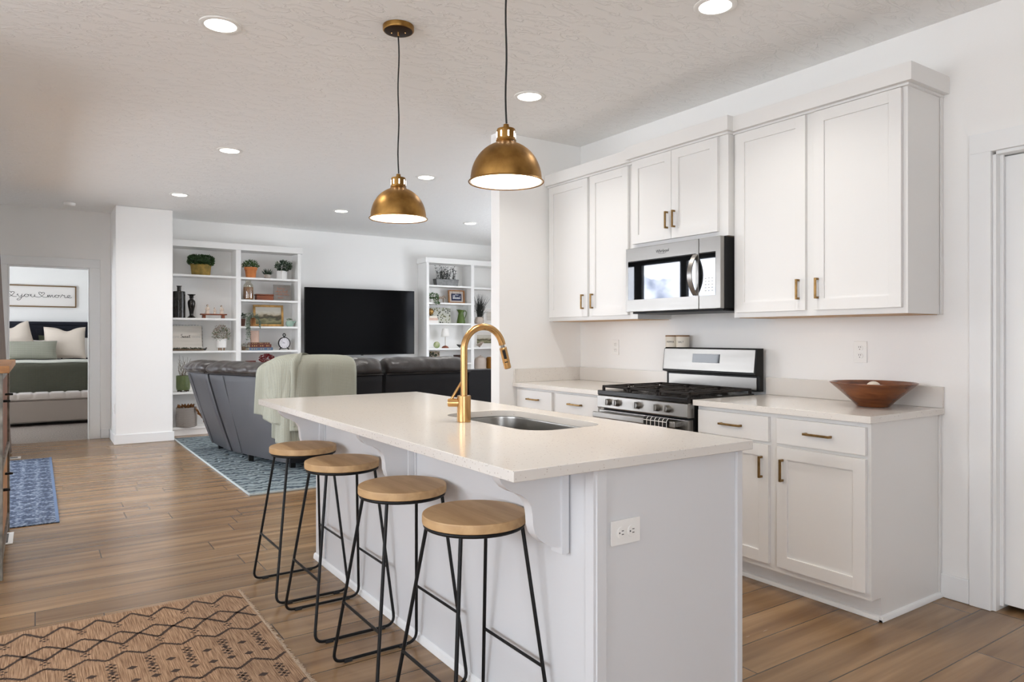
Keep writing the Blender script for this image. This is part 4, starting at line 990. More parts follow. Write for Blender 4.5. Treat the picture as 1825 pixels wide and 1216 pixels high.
# ------------------------------------------------------------------ sofa
SO = thing('sectional_sofa', 'charcoal leather sectional sofa with reclining backs turned towards the kitchen', 'sofa', (2.6, 7.2, .015))
def lerp2(a, b, u): return Vector((a[0] + (b[0] - a[0]) * u, a[1] + (b[1] - a[1]) * u, 0))
def back_module(b0, b1, t0, t1, zt, zc, mback, top=True, cmat='leather', z0=.075):
    n = Vector((-(b1[1] - b0[1]), b1[0] - b0[0], 0)).normalized()
    prof = [(.0, .0), (-.008, .25), (-.012, .55), (-.006, .9), (.0, .975), (.02, 1.0), (.15, 1.0), (.17, .97), (.17, .03), (.15, 0)]
    nu = 18; m = MB(); rows = []
    for i in range(nu + 1):
        u = i / nu; e = min(u, 1 - u) * (Vector(b1) - Vector(b0)).length
        pin = max(0, 1 - e / .03) * .012
        B = lerp2(b0, b1, u); T = lerp2(t0, t1, u)
        rows.append([m.bm.verts.new(B.lerp(T, s) + n * (d + (pin if d < .05 else 0)) + Vector((0, 0, z0 + s * (zt - z0))) ) for d, s in prof])
    K = len(prof)
    for a, b in zip(rows[:-1], rows[1:]):
        for k in range(K): m.bm.faces.new((a[k], a[(k + 1) % K], b[(k + 1) % K], b[k]))
    m.bm.faces.new(rows[0]); m.bm.faces.new(list(reversed(rows[-1])))
    o = m.build('back_panel', M[mback], SO, 50)
    # seam stitched down the back
    if mback == 'leather_back':
        pts = []
        for k in range(9):
            s = k / 8; u = .22; pts.append(lerp2(b0, b1, u).lerp(lerp2(t0, t1, u), s * .97 + .01) - n * .010 + Vector((0, 0, z0 + (s * .97 + .01) * (zt - z0))))
        MB().tube(pts, .0035, 6).build('seam', M['leather_back'], o)
    if top:
        cp = [(-.01, .0), (-.045, .12), (-.058, .38), (-.035, .70), (.03, .93), (.11, 1.0), (.19, .95), (.26, .72), (.29, .40), (.27, .0), (.20, -.06), (.05, -.04)]
        nu = 40; m = MB(); rows = []
        for i in range(nu + 1):
            u = i / nu; L_ = (Vector(t1) - Vector(t0)).length; e = min(u, 1 - u) * L_
            pin = 1 - .30 * math.exp(-e / .035)
            T = lerp2(t0, t1, u); r = []
            for d, s in cp:
                w = noise.noise(Vector((u * L_ * 7 + s * 2.2, d * 5, t0[0] * 3))) * .02 + noise.noise(Vector((u * L_ * 17 + s * 5, s * 2, 7.1))) * .012
                dd = .11 + (d - .11) * pin; ss = s if s <= 0 else s * (1 - (1 - pin) * .55)
                r.append(m.bm.verts.new(T + n * (dd - w) + Vector((0, 0, zt + .003 + ss * (zc - zt) + (w * .6 if s > .5 else 0)))))
            rows.append(r)
        K = len(cp)
        for a, b in zip(rows[:-1], rows[1:]):
            for k in range(K): m.bm.faces.new((a[k], a[(k + 1) % K], b[(k + 1) % K], b[k]))
        m.bm.faces.new(rows[0]); m.bm.faces.new(list(reversed(rows[-1])))
        h = m.build('headrest_cushion', M[cmat], SO, 60)
        sub = h.modifiers.new('subsurf', 'SUBSURF'); sub.levels = 1; sub.render_levels = 1
        MB().tube([lerp2(t0, t1, k / 12) + n * -.012 + Vector((0, 0, zt + .002)) for k in range(13)], .006, 6).build('piping', M['leather'], h)
    # seat in front of the back
    p0 = Vector((*b0[:2], 0)) + n * .18; p1 = Vector((*b1[:2], 0)) + n * .18
    ins = .93 if top else .9
    q = [(p0.x, p0.y), (p1.x, p1.y), (p1.x + n.x * ins, p1.y + n.y * ins), (p0.x + n.x * ins, p0.y + n.y * ins)]
    MB().prism(q, 'z', .08, .30).build('seat_base', M[mback], SO, 30)
    MB().prism(q, 'z', .302, .47).build('seat_cushion', M['leather'], SO, 30)
back_module((1.63, 8.50), (1.665, 7.68), (1.365, 8.42), (1.478, 7.95), .875, 1.0, 'leather_back')
back_module((1.675, 7.645), (1.935, 6.66), (1.492, 7.93), (1.955, 6.72), .875, 1.0, 'leather_back')
back_module((1.965, 6.60), (2.835, 6.60), (1.965, 6.47), (2.835, 6.47), .885, 1.05, 'sofa_dark')
back_module((2.875, 6.60), (3.80, 6.60), (2.875, 6.47), (3.80, 6.47), .885, 1.05, 'sofa_dark')
for (x, y) in ((1.70, 8.30), (1.78, 7.30), (2.02, 6.72), (2.78, 6.66), (2.95, 6.66), (3.70, 6.66), (2.5, 8.1), (3.6, 7.5)):
    MB().box(x - .025, y - .025, .0165, x + .025, y + .025, .076, .004).build('foot', M['black'], SO)
MB().box(1.72, 8.05, .03, 1.86, 8.3, .074).build('recliner_mechanism', M['black'], SO)
AC = thing('armchair', 'low-backed black armchair at the right end of the leather sofa', 'armchair', (4.4, 6.8, .015))
m = MB(); m.prism([(3.875, .07), (3.83, .80), (3.84, .875), (3.87, .898), (4.8, .898), (4.83, .875), (4.83, .07)], 'y', 6.50, 6.72); m.build('back', M['sofa_dark'], AC, 30)
MB().box(3.87, 6.725, .07, 4.83, 7.4, .46, .03).build('seat', M['leather'], AC)
for x in (3.93, 4.77):
    for y in (6.56, 7.34): MB().box(x - .02, y - .02, .0165, x + .02, y + .02, .072).build('foot', M['black'], AC)

# knitted throw over the corner of the sofa
PATH = smooth_pts([Vector(p) for p in ((1.855, 6.98, 0), (1.89, 6.84, 0), (1.925, 6.66, 0), (1.985, 6.47, 0), (2.10, 6.425, 0), (2.28, 6.42, 0), (2.50, 6.42, 0))], 6)
def path_at(u):
    f = u * (len(PATH) - 1); i = min(int(f), len(PATH) - 2); p = PATH[i].lerp(PATH[i + 1], f - i); d = (PATH[i + 1] - PATH[i]).normalized(); return p, Vector((-d.y, d.x, 0))
def throw_sheet(ua, ub, lift, zb, ph, name, parent, roll=0.0, top=0.0):
    def fn(a, v):
        u = ua + (ub - ua) * a; p, n = path_at(u)
        topz = 1.0 + .08 * math.sin(min(1, u * 2.0) * PI / 2) - .02 * abs(2 * a - 1) ** 3 + top + roll * .018 * math.exp(-((a - .955) / .06) ** 2)
        if v < .3:
            q = v / .3 * PI * .94; d = .11 + .20 * math.cos(q); z = topz - .105 + .115 * math.sin(q) ** .8
        else:
            s = (v - .3) / .7; d = -.093 - .02 * s; z = topz - .10 - s * (topz - .10 - zb - .05 * math.sin(a * 2.1 + ph))
        fold = (.024 * math.sin(a * 8.5 + ph + v * .6) + .008 * math.sin(a * 19 + ph * 2 + v * 2.2)) * min(1, .15 + v * 1.3) + roll * .030 * math.exp(-((a - .955) / .035) ** 2)
        edge = max(0, 1 - min(a, 1 - a) / .05) * .018
        return p + n * (d - lift - fold + edge) + Vector((0, 0, z + lift * .5))
    m = MB(); m.grid(fn, 56, 44); o = m.build(name, M['throw'], parent, 80)
    so = o.modifiers.new('solid', 'SOLIDIFY'); so.thickness = .011; so.offset = 1
    return o
TH = thing('throw_blanket', 'sage green knitted throw draped over the back of the sofa', 'blanket', (2.1, 6.4, 1.05))
throw_sheet(.50, 1.0, .004, .36, 1.0, 'right_fold', TH, 0.0, -.012)
throw_sheet(.30, .60, .014, .31, 3.0, 'under_fold', TH)
throw_sheet(.0, .56, .030, .475, 2.2, 'left_fold', TH, 1.0)

# ------------------------------------------------------------------ television
TV = thing('television', 'large black flat television on the wall between the two bookshelves', 'television', (3.95, 10.04, 1.47))
MB().box(3.105, 9.752, .992, 4.79, 9.79, 1.953, .004).build('housing', M['black'], TV)
MB().box(3.113, 9.7495, 1.004, 4.782, 9.7518, 1.945).build('screen', M['tvglass'], TV, 0)
MB().box(3.35, 9.791, 1.1, 4.55, 9.83, 1.7).box(3.85, 9.83, 1.3, 4.05, 10.048, 1.6).build('wall_bracket', M['black'], TV, 0)
MB().box(3.93, 9.748, .984, 3.965, 9.76, .9915, .001).build('sensor', M['black'], TV)

# ------------------------------------------------------------------ bookshelves
SHF = 9.75
def bookshelf(label, x0, x1, d0, d1, crown0, crown1, b1, b2, loc):
    t = thing('bookshelf', label, 'bookshelf', loc, group='white built-in bookshelves')
    Y1 = 10.047
    MB().box(x0, SHF, .001, x0 + .042, Y1, 2.405).build('side_panel', M['shelfwhite'], t, 0)
    MB().box(x1 - .042, SHF, .001, x1, Y1, 2.405).build('side_panel', M['shelfwhite'], t, 0)
    MB().box(d0, SHF, .105, d1, Y1 - .012, 2.405).build('divider', M['shelfwhite'], t, 0)
    MB().box(x0 + .043, Y1 - .011, .07, x1 - .043, Y1, 2.405).build('back_panel', M['shelfwhite'], t, 0)
    MB().box(crown0, SHF - .014, 2.406, crown1, Y1, 2.488, .002).build('crown', M['shelfwhite'], t)
    MB().box(x0 + .043, SHF + .02, .001, x1 - .043, SHF + .04, .077).build('kick_board', M['shelfwhite'], t, 0)
    for (a, b, zs) in ((x0 + .0425, d0 - .0005, b1), (d1 + .0005, x1 - .0425, b2)):
        for z in zs:
            MB().box(a, SHF + .004, z - .026, b, Y1 - .012, z, .0015).build('shelf', M['shelfwhite'], t)
    return t
bookshelf('white two-bay bookshelf at left, filling the gap between white column and television', 1.376, 3.048, 2.189, 2.251, 1.376, 3.071, (2.055, 1.498, 1.076, .552, .105), (2.05, 1.753, 1.397, 1.074, .85, .105), (2.2, 9.9, .001))
bookshelf('white two-bay bookshelf at right of the television, partly behind the kitchen wall end', 4.998, 6.62, 5.796, 5.853, 4.975, 6.643, (2.063, 1.792, 1.470, 1.076, .84, .105), (2.053, 1.464, 1.085, .73, .105), (5.8, 9.9, .001))

YS = 9.85; E = .0006
def foliage(mb, c, rad, n, ln, wd, shell=.55, up=.25, low=-1.0, pw=2.0):
    c = Vector(c)
    for _ in range(n):
        while True:
            v = Vector((random.uniform(-1, 1), random.uniform(-1, 1), random.uniform(low, 1)))
            if shell < (abs(v.x) ** pw + abs(v.y) ** pw + abs(v.z) ** pw) ** (1 / pw) <= 1: break
        p = c + Vector((v.x * rad[0], v.y * rad[1], v.z * rad[2]))
        d = v.normalized() + Vector((random.uniform(-.5, .5), random.uniform(-.5, .5), random.uniform(-.3, .5) + up))
        mb.leaf(p, d, ln * random.uniform(.7, 1.2), wd * random.uniform(.7, 1.2))
    return mb
def stems(mb, c, tips, r=.002):
    for p in tips: mb.tube([Vector(c), Vector(c).lerp(Vector(p), .5) + Vector((0, 0, .01)), Vector(p)], [r, r * .8, r * .5], 5)
    return mb
PL = 'plant pots on the bookshelves'

# --- left bookshelf, left bay
z = 2.055 + E
t = thing('potted_boxwood', 'clipped boxwood in a mossy gold oval pot on the top left shelf', 'potted plant', (1.775, YS, z), group=PL)
MB().lathe([(0, 0), (.108, 0), (.112, .004), (.125, .125), (.130, .128), (.130, .142), (.122, .142), (.118, .12), (0, .12)], (1.775, YS, z), 36, None, 1, .72).build('pot', M['mosspot'], t)
f = MB(); foliage(f, (1.775, YS, z + .19), (.150, .10, .066), 1700, .022, .014, .8, .1, -1, 4.0); f.sphere((1.775, YS, 0), .1, 14, (1.32, .84, .55)); 
for v in f.bm.verts: 
    if v.co.z < 1: v.co.z += z + .19
f.build('foliage', M['boxwood'], t, 0)
z = 1.498 + E
b = MB().lathe([(0, 0), (.072, 0), (.074, .004), (.074, .325), (.070, .338), (.03, .345), (.0245, .35), (.0245, .398), (.031, .402), (.031, .41), (.02, .41), (.02, .36), (0, .36)], (1.515, YS, z), 36)
single('bottle_vase', b, M['gunglass'], 'tall dark metallic bottle vase at the column end of the shelf', 'vase', (1.515, YS, z))
b = MB().lathe([(0, 0), (.049, 0), (.050, .008), (.036, .02), (.025, .03), (.022, .04), (.027, .08), (.042, .15), (.0475, .195), (.043, .222), (.026, .238), (.0215, .245), (.023, .262), (.034, .268), (.024, .274), (.026, .284), (.05, .302), (.05, .306), (.02, .295), (0, .29)], (1.662, YS, z), 32)
single('candle_holder', b, M['gunglass'], 'shorter turned dark glass candle holder beside the tall bottle vase', 'candle holder', (1.662, YS, z))
t = thing('display_riser', 'small red-brown wooden riser bench holding three figurines', 'display stand', (1.928, YS, z))
MB().box(1.768, YS - .045, z + .042, 2.09, YS + .045, z + .058, .004).build('top', M['cherry'], t)
for x in (1.81, 2.045): MB().box(x - .018, YS - .035, z, x + .018, YS + .035, z + .0415, .002).build('leg', M['cherry'], t)
def figurine(x, h, label, lean):
    zz = z + .0586; t = thing('figurine', label, 'figurine', (x, YS, zz), group='resin figurines on the riser')
    k = h / .118
    bd = MB().lathe([(0, 0), (.026, 0), (.027, .004), (.022, .03), (.017, .055), (.019, .072), (.015, .082), (.006, .086), (.006, .09), (0, .09)], (x, YS, zz), 20)
    for v in bd.bm.verts: v.co = Vector((x + (v.co.x - x) * k, YS + (v.co.y - YS) * k, zz + (v.co.z - zz) * k))
    for s in (-1, 1): bd.tube([(x + s * .017 * k, YS, zz + .077 * k), (x + s * .026 * k, YS - .012, zz + .055 * k), (x + lean, YS - .022, zz + .048 * k)], .0055 * k, 8)
    o = bd.build('body', M['fig'], t)
    MB().sphere((x + lean * .4, YS - .003, 0), .0115 * k, 14, (1, 1, 1.15), Matrix.Translation((0, 0, zz + .1 * k))).build('head', M['fig'], t)
    MB().sphere((x + lean * .4 - .001, YS + .003, 0), .0128 * k, 14, (1, 1, 1.1), Matrix.Translation((0, 0, zz + .1045 * k))).build('hair', M['hair'], t)
figurine(1.853, .122, 'left cream resin figurine with long brown hair on the riser', .008)
figurine(1.944, .084, 'smallest cream resin figurine, in the middle of the riser', -.003)
figurine(2.030, .114, 'right cream resin figurine with short brown hair on the riser', -.006)
z = 1.076 + E
t = thing('wall_sign', 'whitewashed board sign reading HOME Sweet HOME leaning in the shelf', 'sign', (1.60, 9.98, z))
tl = Matrix.Translation((1.605, 9.935, z + .162)) @ Matrix.Rotation(-.14, 4, 'X')
MB().box(-.195, -.008, -.16, .195, .008, .16, .002, mat=tl).build('board', M['signwood'], t)
tx = MB(); F = tl @ face_M((0, -.0085, 0), (1, 0, 0), (0, 0, 1))
tx.mesh(text_mesh('HOME', .036, .0003), F @ Matrix.Translation((-.125, .012, 0))); tx.mesh(text_mesh('HOME', .036, .0003), F @ Matrix.Translation((.13, .012, 0))); tx.build('lettering', M['grey_ink'], t, 0)
script(MB(), 'Sweet', F @ Matrix.Translation((.0, .004, .0015)), .021, 1.15, .0019).build('script_lettering', M['ink'], t)
gl = MB().tube([tl @ Vector(p) for p in ((-.19, -.012, .165), (-.1, -.012, .172), (0, -.012, .168), (.1, -.012, .173), (.196, -.012, .165), (.2, -.012, .05), (.203, -.012, -.12))], .0016, 5)
for k in range(16): gl.sphere((0, 0, 0), .0045, 8, (1, 1, 1), tl @ Matrix.Translation(((-.18 + k * .037, -.013, .168) if k < 10 else (.2, -.013, .13 - (k - 10) * .045))))
gl.build('bead_garland', M['ink'], t)
t = thing('moss_garland', 'low strip of dark moss and driftwood in front of the HOME sign', 'garland', (1.63, 9.81, z))
g = MB(); g.tube([(1.43, 9.80, z + .012), (1.52, 9.805, z + .015), (1.62, 9.80, z + .015), (1.72, 9.805, z + .013), (1.80, 9.80, z + .012)], [.010, .0145, .0135, .0125, .009], 8); g.build('driftwood', M['twig'], t)
f = MB()
for x in (1.46, 1.5, 1.56, 1.6, 1.65, 1.7, 1.745): foliage(f, (x, 9.80, z + .02), (.026, .02, .016), 45, .014, .009, .2, .3, .0)
f.build('moss', M['darkleaf'], t, 0)
b = MB().sphere((0, 0, 0), .016, 12, (1.3, .8, .9), Matrix.Translation((1.812, 9.80, z + .017))); b.sphere((0, 0, 0), .009, 10, (1, 1, 1), Matrix.Translation((1.83, 9.80, z + .033))); b.tube([(1.837, 9.80, z + .034), (1.846, 9.80, z + .033)], [.003, .0005], 6); b.tube([(1.797, 9.80, z + .02), (1.782, 9.80, z + .034)], [.006, .002], 6)
single('bird_ornament', b, M['birdwood'], 'tiny black bird ornament at the right end of the moss garland', 'ornament', (1.812, 9.80, z))
t = thing('potted_dried_plant', 'dried bronze-green flowers in a white footed pot beside the HOME sign', 'potted plant', (2.026, YS, z), group=PL)
MB().lathe([(0, .034), (.056, .034), (.062, .04), (.066, .155), (.062, .157), (.058, .13), (0, .13)], (2.026, YS, z), 32).build('pot', M['whiteceramic'], t)
for k in range(3):
    a = k * 2 * PI / 3 - PI / 2 - .3; MB().cyl((2.026 + .036 * math.cos(a), YS + .036 * math.sin(a), z), (2.026 + .038 * math.cos(a), YS + .038 * math.sin(a), z + .036), .007, .009, 10).build('leg', M['acacia'], t)
f = MB(); foliage(f, (2.026, YS, z + .225), (.105, .09, .115), 420, .02, .011, .15, .35, -.6); f.build('flowers', M['dryleaf'], t, 0)
f = MB(); foliage(f, (2.026, YS, z + .20), (.11, .09, .10), 220, .03, .008, .2, .2, -.6); f.build('leaves', M['greenpot'] if False else M['leaf'], t, 0)
z = .552 + E
t = thing('twig_planter', 'bumpy olive green planter with bare twigs behind the left sofa end', 'potted plant', (1.563, YS, z), group=PL)
MB().lathe([(0, .02), (.07, .02), (.078, .028), (.083, .06), (.083, .205), (.079, .207), (.076, .17), (0, .17)], (1.563, YS, z), 36).build('pot', M['greenpot'], t)
for k in range(6):
    a = k * PI / 3; MB().sphere((0, 0, 0), .012, 10, (1, 1, 1), Matrix.Translation((1.563 + .06 * math.cos(a), YS + .06 * math.sin(a), z + .0125))).build('bead_foot', M['darkwood'], t)
f = MB()
for k in range(13):
    a = random.uniform(0, 2 * PI); tip = Vector((1.563 + random.uniform(-.08, .10), YS + random.uniform(-.05, .03), z + random.uniform(.33, .49)))
    p0 = Vector((1.563 + .03 * math.cos(a), YS + .03 * math.sin(a), z + .17)); f.tube([p0, p0.lerp(tip, .4) + Vector((random.uniform(-.03, .03), 0, .02)), p0.lerp(tip, .75) + Vector((random.uniform(-.02, .02), 0, .01)), tip], [.003, .0026, .002, .001], 5)
f.build('twigs', M['twig'], t)
f = MB(); foliage(f, (1.563, YS, z + .28), (.06, .04, .10), 130, .014, .006, .1, .4); f.tube([(1.50, YS - .03, z + .2), (1.475, YS - .05, z + .2)], .004, 6); f.build('leaves', M['greyleaf'], t, 0)
z = .105 + E
t = thing('storage_basket', 'whitewashed wicker basket on the lowest shelf behind the sofa', 'basket', (1.60, YS - .01, z))
MB().lathe([(0, 0), (.118, 0), (.124, .008), (.127, .12), (.122, .245), (.117, .245), (.118, .03), (0, .03)], (1.60, YS - .01, z), 44).build('body', M['basket'], t)
f = MB()
for k in range(16):
    a = k * .4; f.leaf((1.60 + .08 * math.cos(a), YS - .01 + .07 * math.sin(a), z + .232), (math.cos(a) * .4, math.sin(a) * .4, 1), .06, .05)
for k in range(10):
    x = 1.68 + k * .011; f.leaf((x, YS - .10 - k * .003, z + .25 - k * .017), (.45, -.25, -.8), .075, .045)
single('felt_leaf_garland', f, M['rust'], 'rust coloured felt leaves spilling out of the wicker basket', 'garland', (1.62, YS, z + .1), smooth=0)

# --- left bookshelf, right bay
z = 2.05 + E
t = thing('potted_herb', 'bushy green plant in a terracotta pot on the top shelf', 'potted plant', (2.40, YS, z), group=PL)
MB().lathe([(0, 0), (.060, 0), (.063, .004), (.074, .105), (.083, .106), (.084, .143), (.078, .143), (.074, .115), (0, .115)], (2.40, YS, z), 36).build('pot', M['terracotta'], t)
f = MB(); foliage(f, (2.40, YS, z + .15), (.10, .075, .082), 420, .03, .012, .2, .35, -.15); f.build('foliage', M['leaf'], t, 0)
t = thing('potted_succulent', 'small spiky succulent in a round grey stone pot on the top shelf', 'potted plant', (2.62, YS, z), group=PL)
MB().lathe([(0, 0), (.034, 0), (.045, .016), (.047, .034), (.040, .056), (.034, .058), (.03, .05), (0, .05)], (2.62, YS, z), 28).build('pot', M['stone'], t)
f = MB()
for k in range(26):
    a = k * 2.4; el = .25 + .9 * (k / 26); d = Vector((math.cos(a) * math.cos(el), math.sin(a) * math.cos(el), math.sin(el))); f.tube([Vector((2.62, YS, z + .05)), Vector((2.62, YS, z + .05)) + d * .05, Vector((2.62, YS, z + .05)) + d * .05 + (d + Vector((0, 0, .5))).normalized() * .05], [.006, .0055, .0005], 6)
f.build('leaves', M['darkleaf'], t)
t = thing('potted_eucalyptus', 'leafy grey-green plant in a square white pot on the top shelf', 'potted plant', (2.815, YS, z), group=PL)
sq = Matrix.Translation((2.815, YS, z + .058)) @ Matrix.Rotation(.62, 4, 'Z'); MB().box(-.05, -.05, -.058, .05, .05, .058, .004, mat=sq).build('pot', M['whiteceramic'], t)
f = MB(); foliage(f, (2.842, YS, z + .185), (.105, .085, .062), 330, .036, .02, .25, .15, -1); stems(f, (2.815, YS, z + .11), [(2.842 + random.uniform(-.09, .09), YS + random.uniform(-.05, .05), z + .22) for _ in range(8)]); f.build('foliage', M['darkleaf'], t, 0)
f = MB(); foliage(f, (2.842, YS, z + .185), (.11, .09, .07), 120, .034, .018, .5, .15, -1); f.build('pale_leaves', M['greyleaf'], t, 0)
z = 1.753 + E
t = thing('glass_jar', 'clear glass bottle jar filled with amber contents', 'jar', (2.368, YS, z))
MB().lathe([(0, 0), (.055, 0), (.064, .01), (.066, .03), (.066, .175), (.058, .205), (.038, .228), (.036, .25), (.040, .254), (.040, .262), (.034, .262), (.033, .23), (.054, .203), (.0635, .172), (.0635, .03), (.055, .006), (0, .006)], (2.368, YS, z), 40).build('glass', M['glass'], t)
MB().lathe([(0, .008), (.054, .008), (.0615, .03), (.0615, .16), (.058, .172), (0, .175)], (2.368, YS, z), 36).build('filling', M['amberfill'], t)
t = thing('wooden_box', 'low reddish wooden box with a lipped lid between jar and grey sign', 'box', (2.576, YS, z))
MB().box(2.466, YS - .06, z, 2.686, YS + .06, z + .062, .006).build('body', M['cherry'], t); MB().box(2.458, YS - .066, z + .0625, 2.694, YS + .066, z + .082, .007).build('lid', M['cherry'], t)
t = thing('message_board', 'square grey board sign with four lines of orange handwriting', 'sign', (2.83, 9.9, z))
tl = Matrix.Translation((2.83, 9.89, z + .1125)) @ Matrix.Rotation(-.08, 4, 'X'); MB().box(-.119, -.007, -.111, .119, .007, .111, .0015, mat=tl).build('board', M['signgrey'], t)
s = MB(); F = tl @ face_M((0, -.0075, 0), (1, 0, 0), (0, 0, 1))
for txt, x, y in (('laad us', -.018, .048), ('oihers heaih', -.01, .008), ('a ltile tales', .0, -.034), ('saied', -.025, -.078)): script(s, txt, F @ Matrix.Translation((x, y, .001)), .0135, 1.25, .0011)
s.build('handwriting', M['orangeink'], t)
z = 1.397 + E
t = thing('framed_landscape', 'gilt framed landscape painting leaning on the shelf', 'framed picture', (2.655, 9.95, z))
tl = Matrix.Translation((2.655, 9.93, z + .1495)) @ Matrix.Rotation(-.10, 4, 'X'); fm = MB()
for b in ((-.203, -.148, .203, -.118), (-.203, .118, .203, .148), (-.203, -.1179, -.173, .1179), (.173, -.1179, .203, .1179)): fm.box(b[0], -.014, b[1], b[2], .012, b[3], .006, mat=tl)
fm.build('frame', M['goldframe'], t); MB().box(-.1735, -.004, -.1185, .1735, .01, .1185, mat=tl).build('canvas', M['landscape'], t, 0)
t = thing('trailing_plant', 'silvery trailing plant in a copper brown pot hanging over the shelf edge', 'potted plant', (2.41, 9.80, z), group=PL)
MB().lathe([(0, 0), (.030, 0), (.033, .005), (.041, .11), (.037, .112), (.034, .09), (0, .09)], (2.41, 9.80, z), 28).build('pot', M['amberfill'], t)
f = MB(); foliage(f, (2.40, 9.79, z + .135), (.095, .04, .045), 190, .017, .012, .2, .2); 
for k in range(26):
    sx = 2.31 + .05 * random.random() if k < 19 else 2.47 + .025 * random.random(); sy = 9.728 - .02 * random.random(); zb = (z - random.uniform(.02, .22)) if k < 19 else (z + random.uniform(-.03, .03))
    st = Vector((2.40, 9.79, z + .13)); pts = smooth_pts([st, Vector(((2.4 + sx) / 2, 9.745, z + .125)), Vector((sx, sy, z + .07)), Vector((sx + random.uniform(-.01, .01), sy, zb))], 5)
    f.tube(pts, .0012, 4, cap=False)
    for p in pts[3:]: 
        for _ in range(3): f.leaf(p, (random.uniform(-1, 1), random.uniform(-1, .3), random.uniform(-.8, .3)), .014, .011)
f.build('foliage', M['greyleaf'], t, 0)
t = thing('potted_herb', 'small dark leafy plant in a brown pot at the left end beside the trailing plant', 'potted plant', (2.298, 9.86, z), group=PL)
MB().lathe([(0, 0), (.026, 0), (.036, .10), (.03, .10), (0, .08)], (2.298, 9.86, z), 24).build('pot', M['bookbrown'], t)
f = MB(); foliage(f, (2.30, 9.86, z + .13), (.036, .04, .035), 80, .022, .016, .2, .2); f.build('foliage', M['darkleaf'], t, 0)
t = thing('bird_planter', 'sage green glazed bird shaped planter right of the landscape painting', 'planter', (2.925, YS, z), group=PL)
MB().lathe([(0, 0), (.034, 0), (.052, .025), (.055, .05), (.044, .078), (.034, .082), (.03, .07), (0, .06)], (2.925, YS, z), 30, None, 1.05, .85).build('body', M['sageglaze'], t)
b = MB().tube([(2.965, YS - .02, z + .05), (2.99, YS - .03, z + .07), (3.0, YS - .03, z + .078)], [.016, .01, .003], 10); b.build('tail', M['sageglaze'], t)
f = MB(); foliage(f, (2.92, YS, z + .088), (.035, .03, .018), 50, .02, .009, .1, .4, 0); f.build('leaves', M['leaf'], t, 0)
z = 1.074 + E
def book(x0, x1, z0, z1, d, m, label, ang=0.0, band=True, yc=9.85, group='stacked books under the blush vase'):
    xc = (x0 + x1) / 2; t = thing('book', label, 'book', (xc, yc, z0), ang, group=group)
    ROOT[t.name] = Vector((0, 0, 0)); hw = (x1 - x0) / 2; h = z1 - z0; b = MB()
    b.box(-hw, -d / 2, 0, hw, d / 2, .004, .001); b.box(-hw, -d / 2, h - .004, hw, d / 2, h, .001); b.box(-hw, -d / 2, .004, hw, -d / 2 + .005, h - .004)
    b.build('cover', M[m], t); MB().box(-hw + .005, -d / 2 + .0055, .0045, hw - .005, d / 2 - .005, h - .0045).build('pages', M['pages'], t, 0)
    if band:
        s = MB()
        for k in range(9):
            if k in (3, 6): continue
            w = random.uniform(.008, .014); s.box(-hw * .8 + k * hw * .19, -d / 2 - .0006, h * .33, -hw * .8 + k * hw * .19 + w, -d / 2 - .0001, h * .67)
        s.build('spine_lettering', M['gilt'], t, 0)
    return t
book(2.358, 2.668, z, z + .037, .2, 'bookblue', 'slate blue book at the bottom of the stack under the blush vase')
book(2.366, 2.648, z + .0375, z + .082, .19, 'bookred', 'thick oxblood book in the middle of the stack under the blush vase', .0)
book(2.376, 2.630, z + .0825, z + .105, .17, 'bookbrown', 'thin brown book on top of the stack under the blush vase', .0)
b = MB().lathe([(0, 0), (.053, 0), (.056, .004), (.056, .158), (.053, .16), (.05, .155), (.05, .02), (0, .02)], (2.452, 9.85, z + .1055), 36)
single('cylinder_vase', b, M['pinkcandle'], 'blush pink cylinder vase standing on the stacked books', 'vase', (2.452, 9.85, z + .1055))
t = thing('potted_herb', 'tiny brown pot half hidden at the left end of the stacked books', 'potted plant', (2.30, 9.81, z), group=PL)
MB().lathe([(0, 0), (.022, 0), (.028, .05), (.02, .05), (0, .04)], (2.30, 9.81, z), 20).build('pot', M['twig'], t); f = MB(); foliage(f, (2.30, 9.81, z + .065), (.025, .02, .02), 40, .015, .008); f.build('foliage', M['greyleaf'], t, 0)
t = thing('table_clock', 'round black table clock with pale face and ring handle', 'clock', (2.847, YS, z))
cz = z + .095; RX = Matrix.Translation((2.847, YS, cz)) @ Matrix.Rotation(PI / 2, 4, 'X')
MB().lathe([(0, -.02), (.078, -.02), (.082, -.012), (.082, .016), (.078, .02), (.073, .02), (.073, .012), (0, .012)], (0, 0, 0), 44, RX).build('case', M['black'], t)
MB().lathe([(0, .0125), (.0725, .0125), (.0725, .0135), (0, .0135)], (0, 0, 0), 40, RX).build('face', M['clockface'], t)
s = MB()
for k in range(12):
    a = k * PI / 6; s.box(-.0022, -.008, .0137, .0022, .008, .0143, mat=RX @ Matrix.Rotation(a, 4, 'Z') @ Matrix.Translation((0, .058, 0)))
s.lathe([(.045, .0137), (.046, .0142), (.047, .0137)], (0, 0, 0), 32, RX); s.build('hour_marks', M['grey_ink'], t, 0)
s = MB(); s.box(-.0018, -.005, .0145, .0018, .038, .0152, mat=RX @ Matrix.Rotation(1.45, 4, 'Z')); s.build('hour_hand', M['ink'], t, 0)
s = MB(); s.box(-.0013, -.006, .0154, .0013, .055, .016, mat=RX @ Matrix.Rotation(.9, 4, 'Z')); s.build('minute_hand', M['ink'], t, 0)
MB().cyl((2.847, YS, cz + .080), (2.847, YS, cz + .098), .011, .008, 14).build('winding_stem', M['black'], t)
MB().tube([(2.847 + .017 * math.cos(a), YS, cz + .112 + .019 * math.sin(a)) for a in [2 * PI * i / 20 for i in range(20)]], .0055, 8, True).build('ring_handle', M['black'], t)
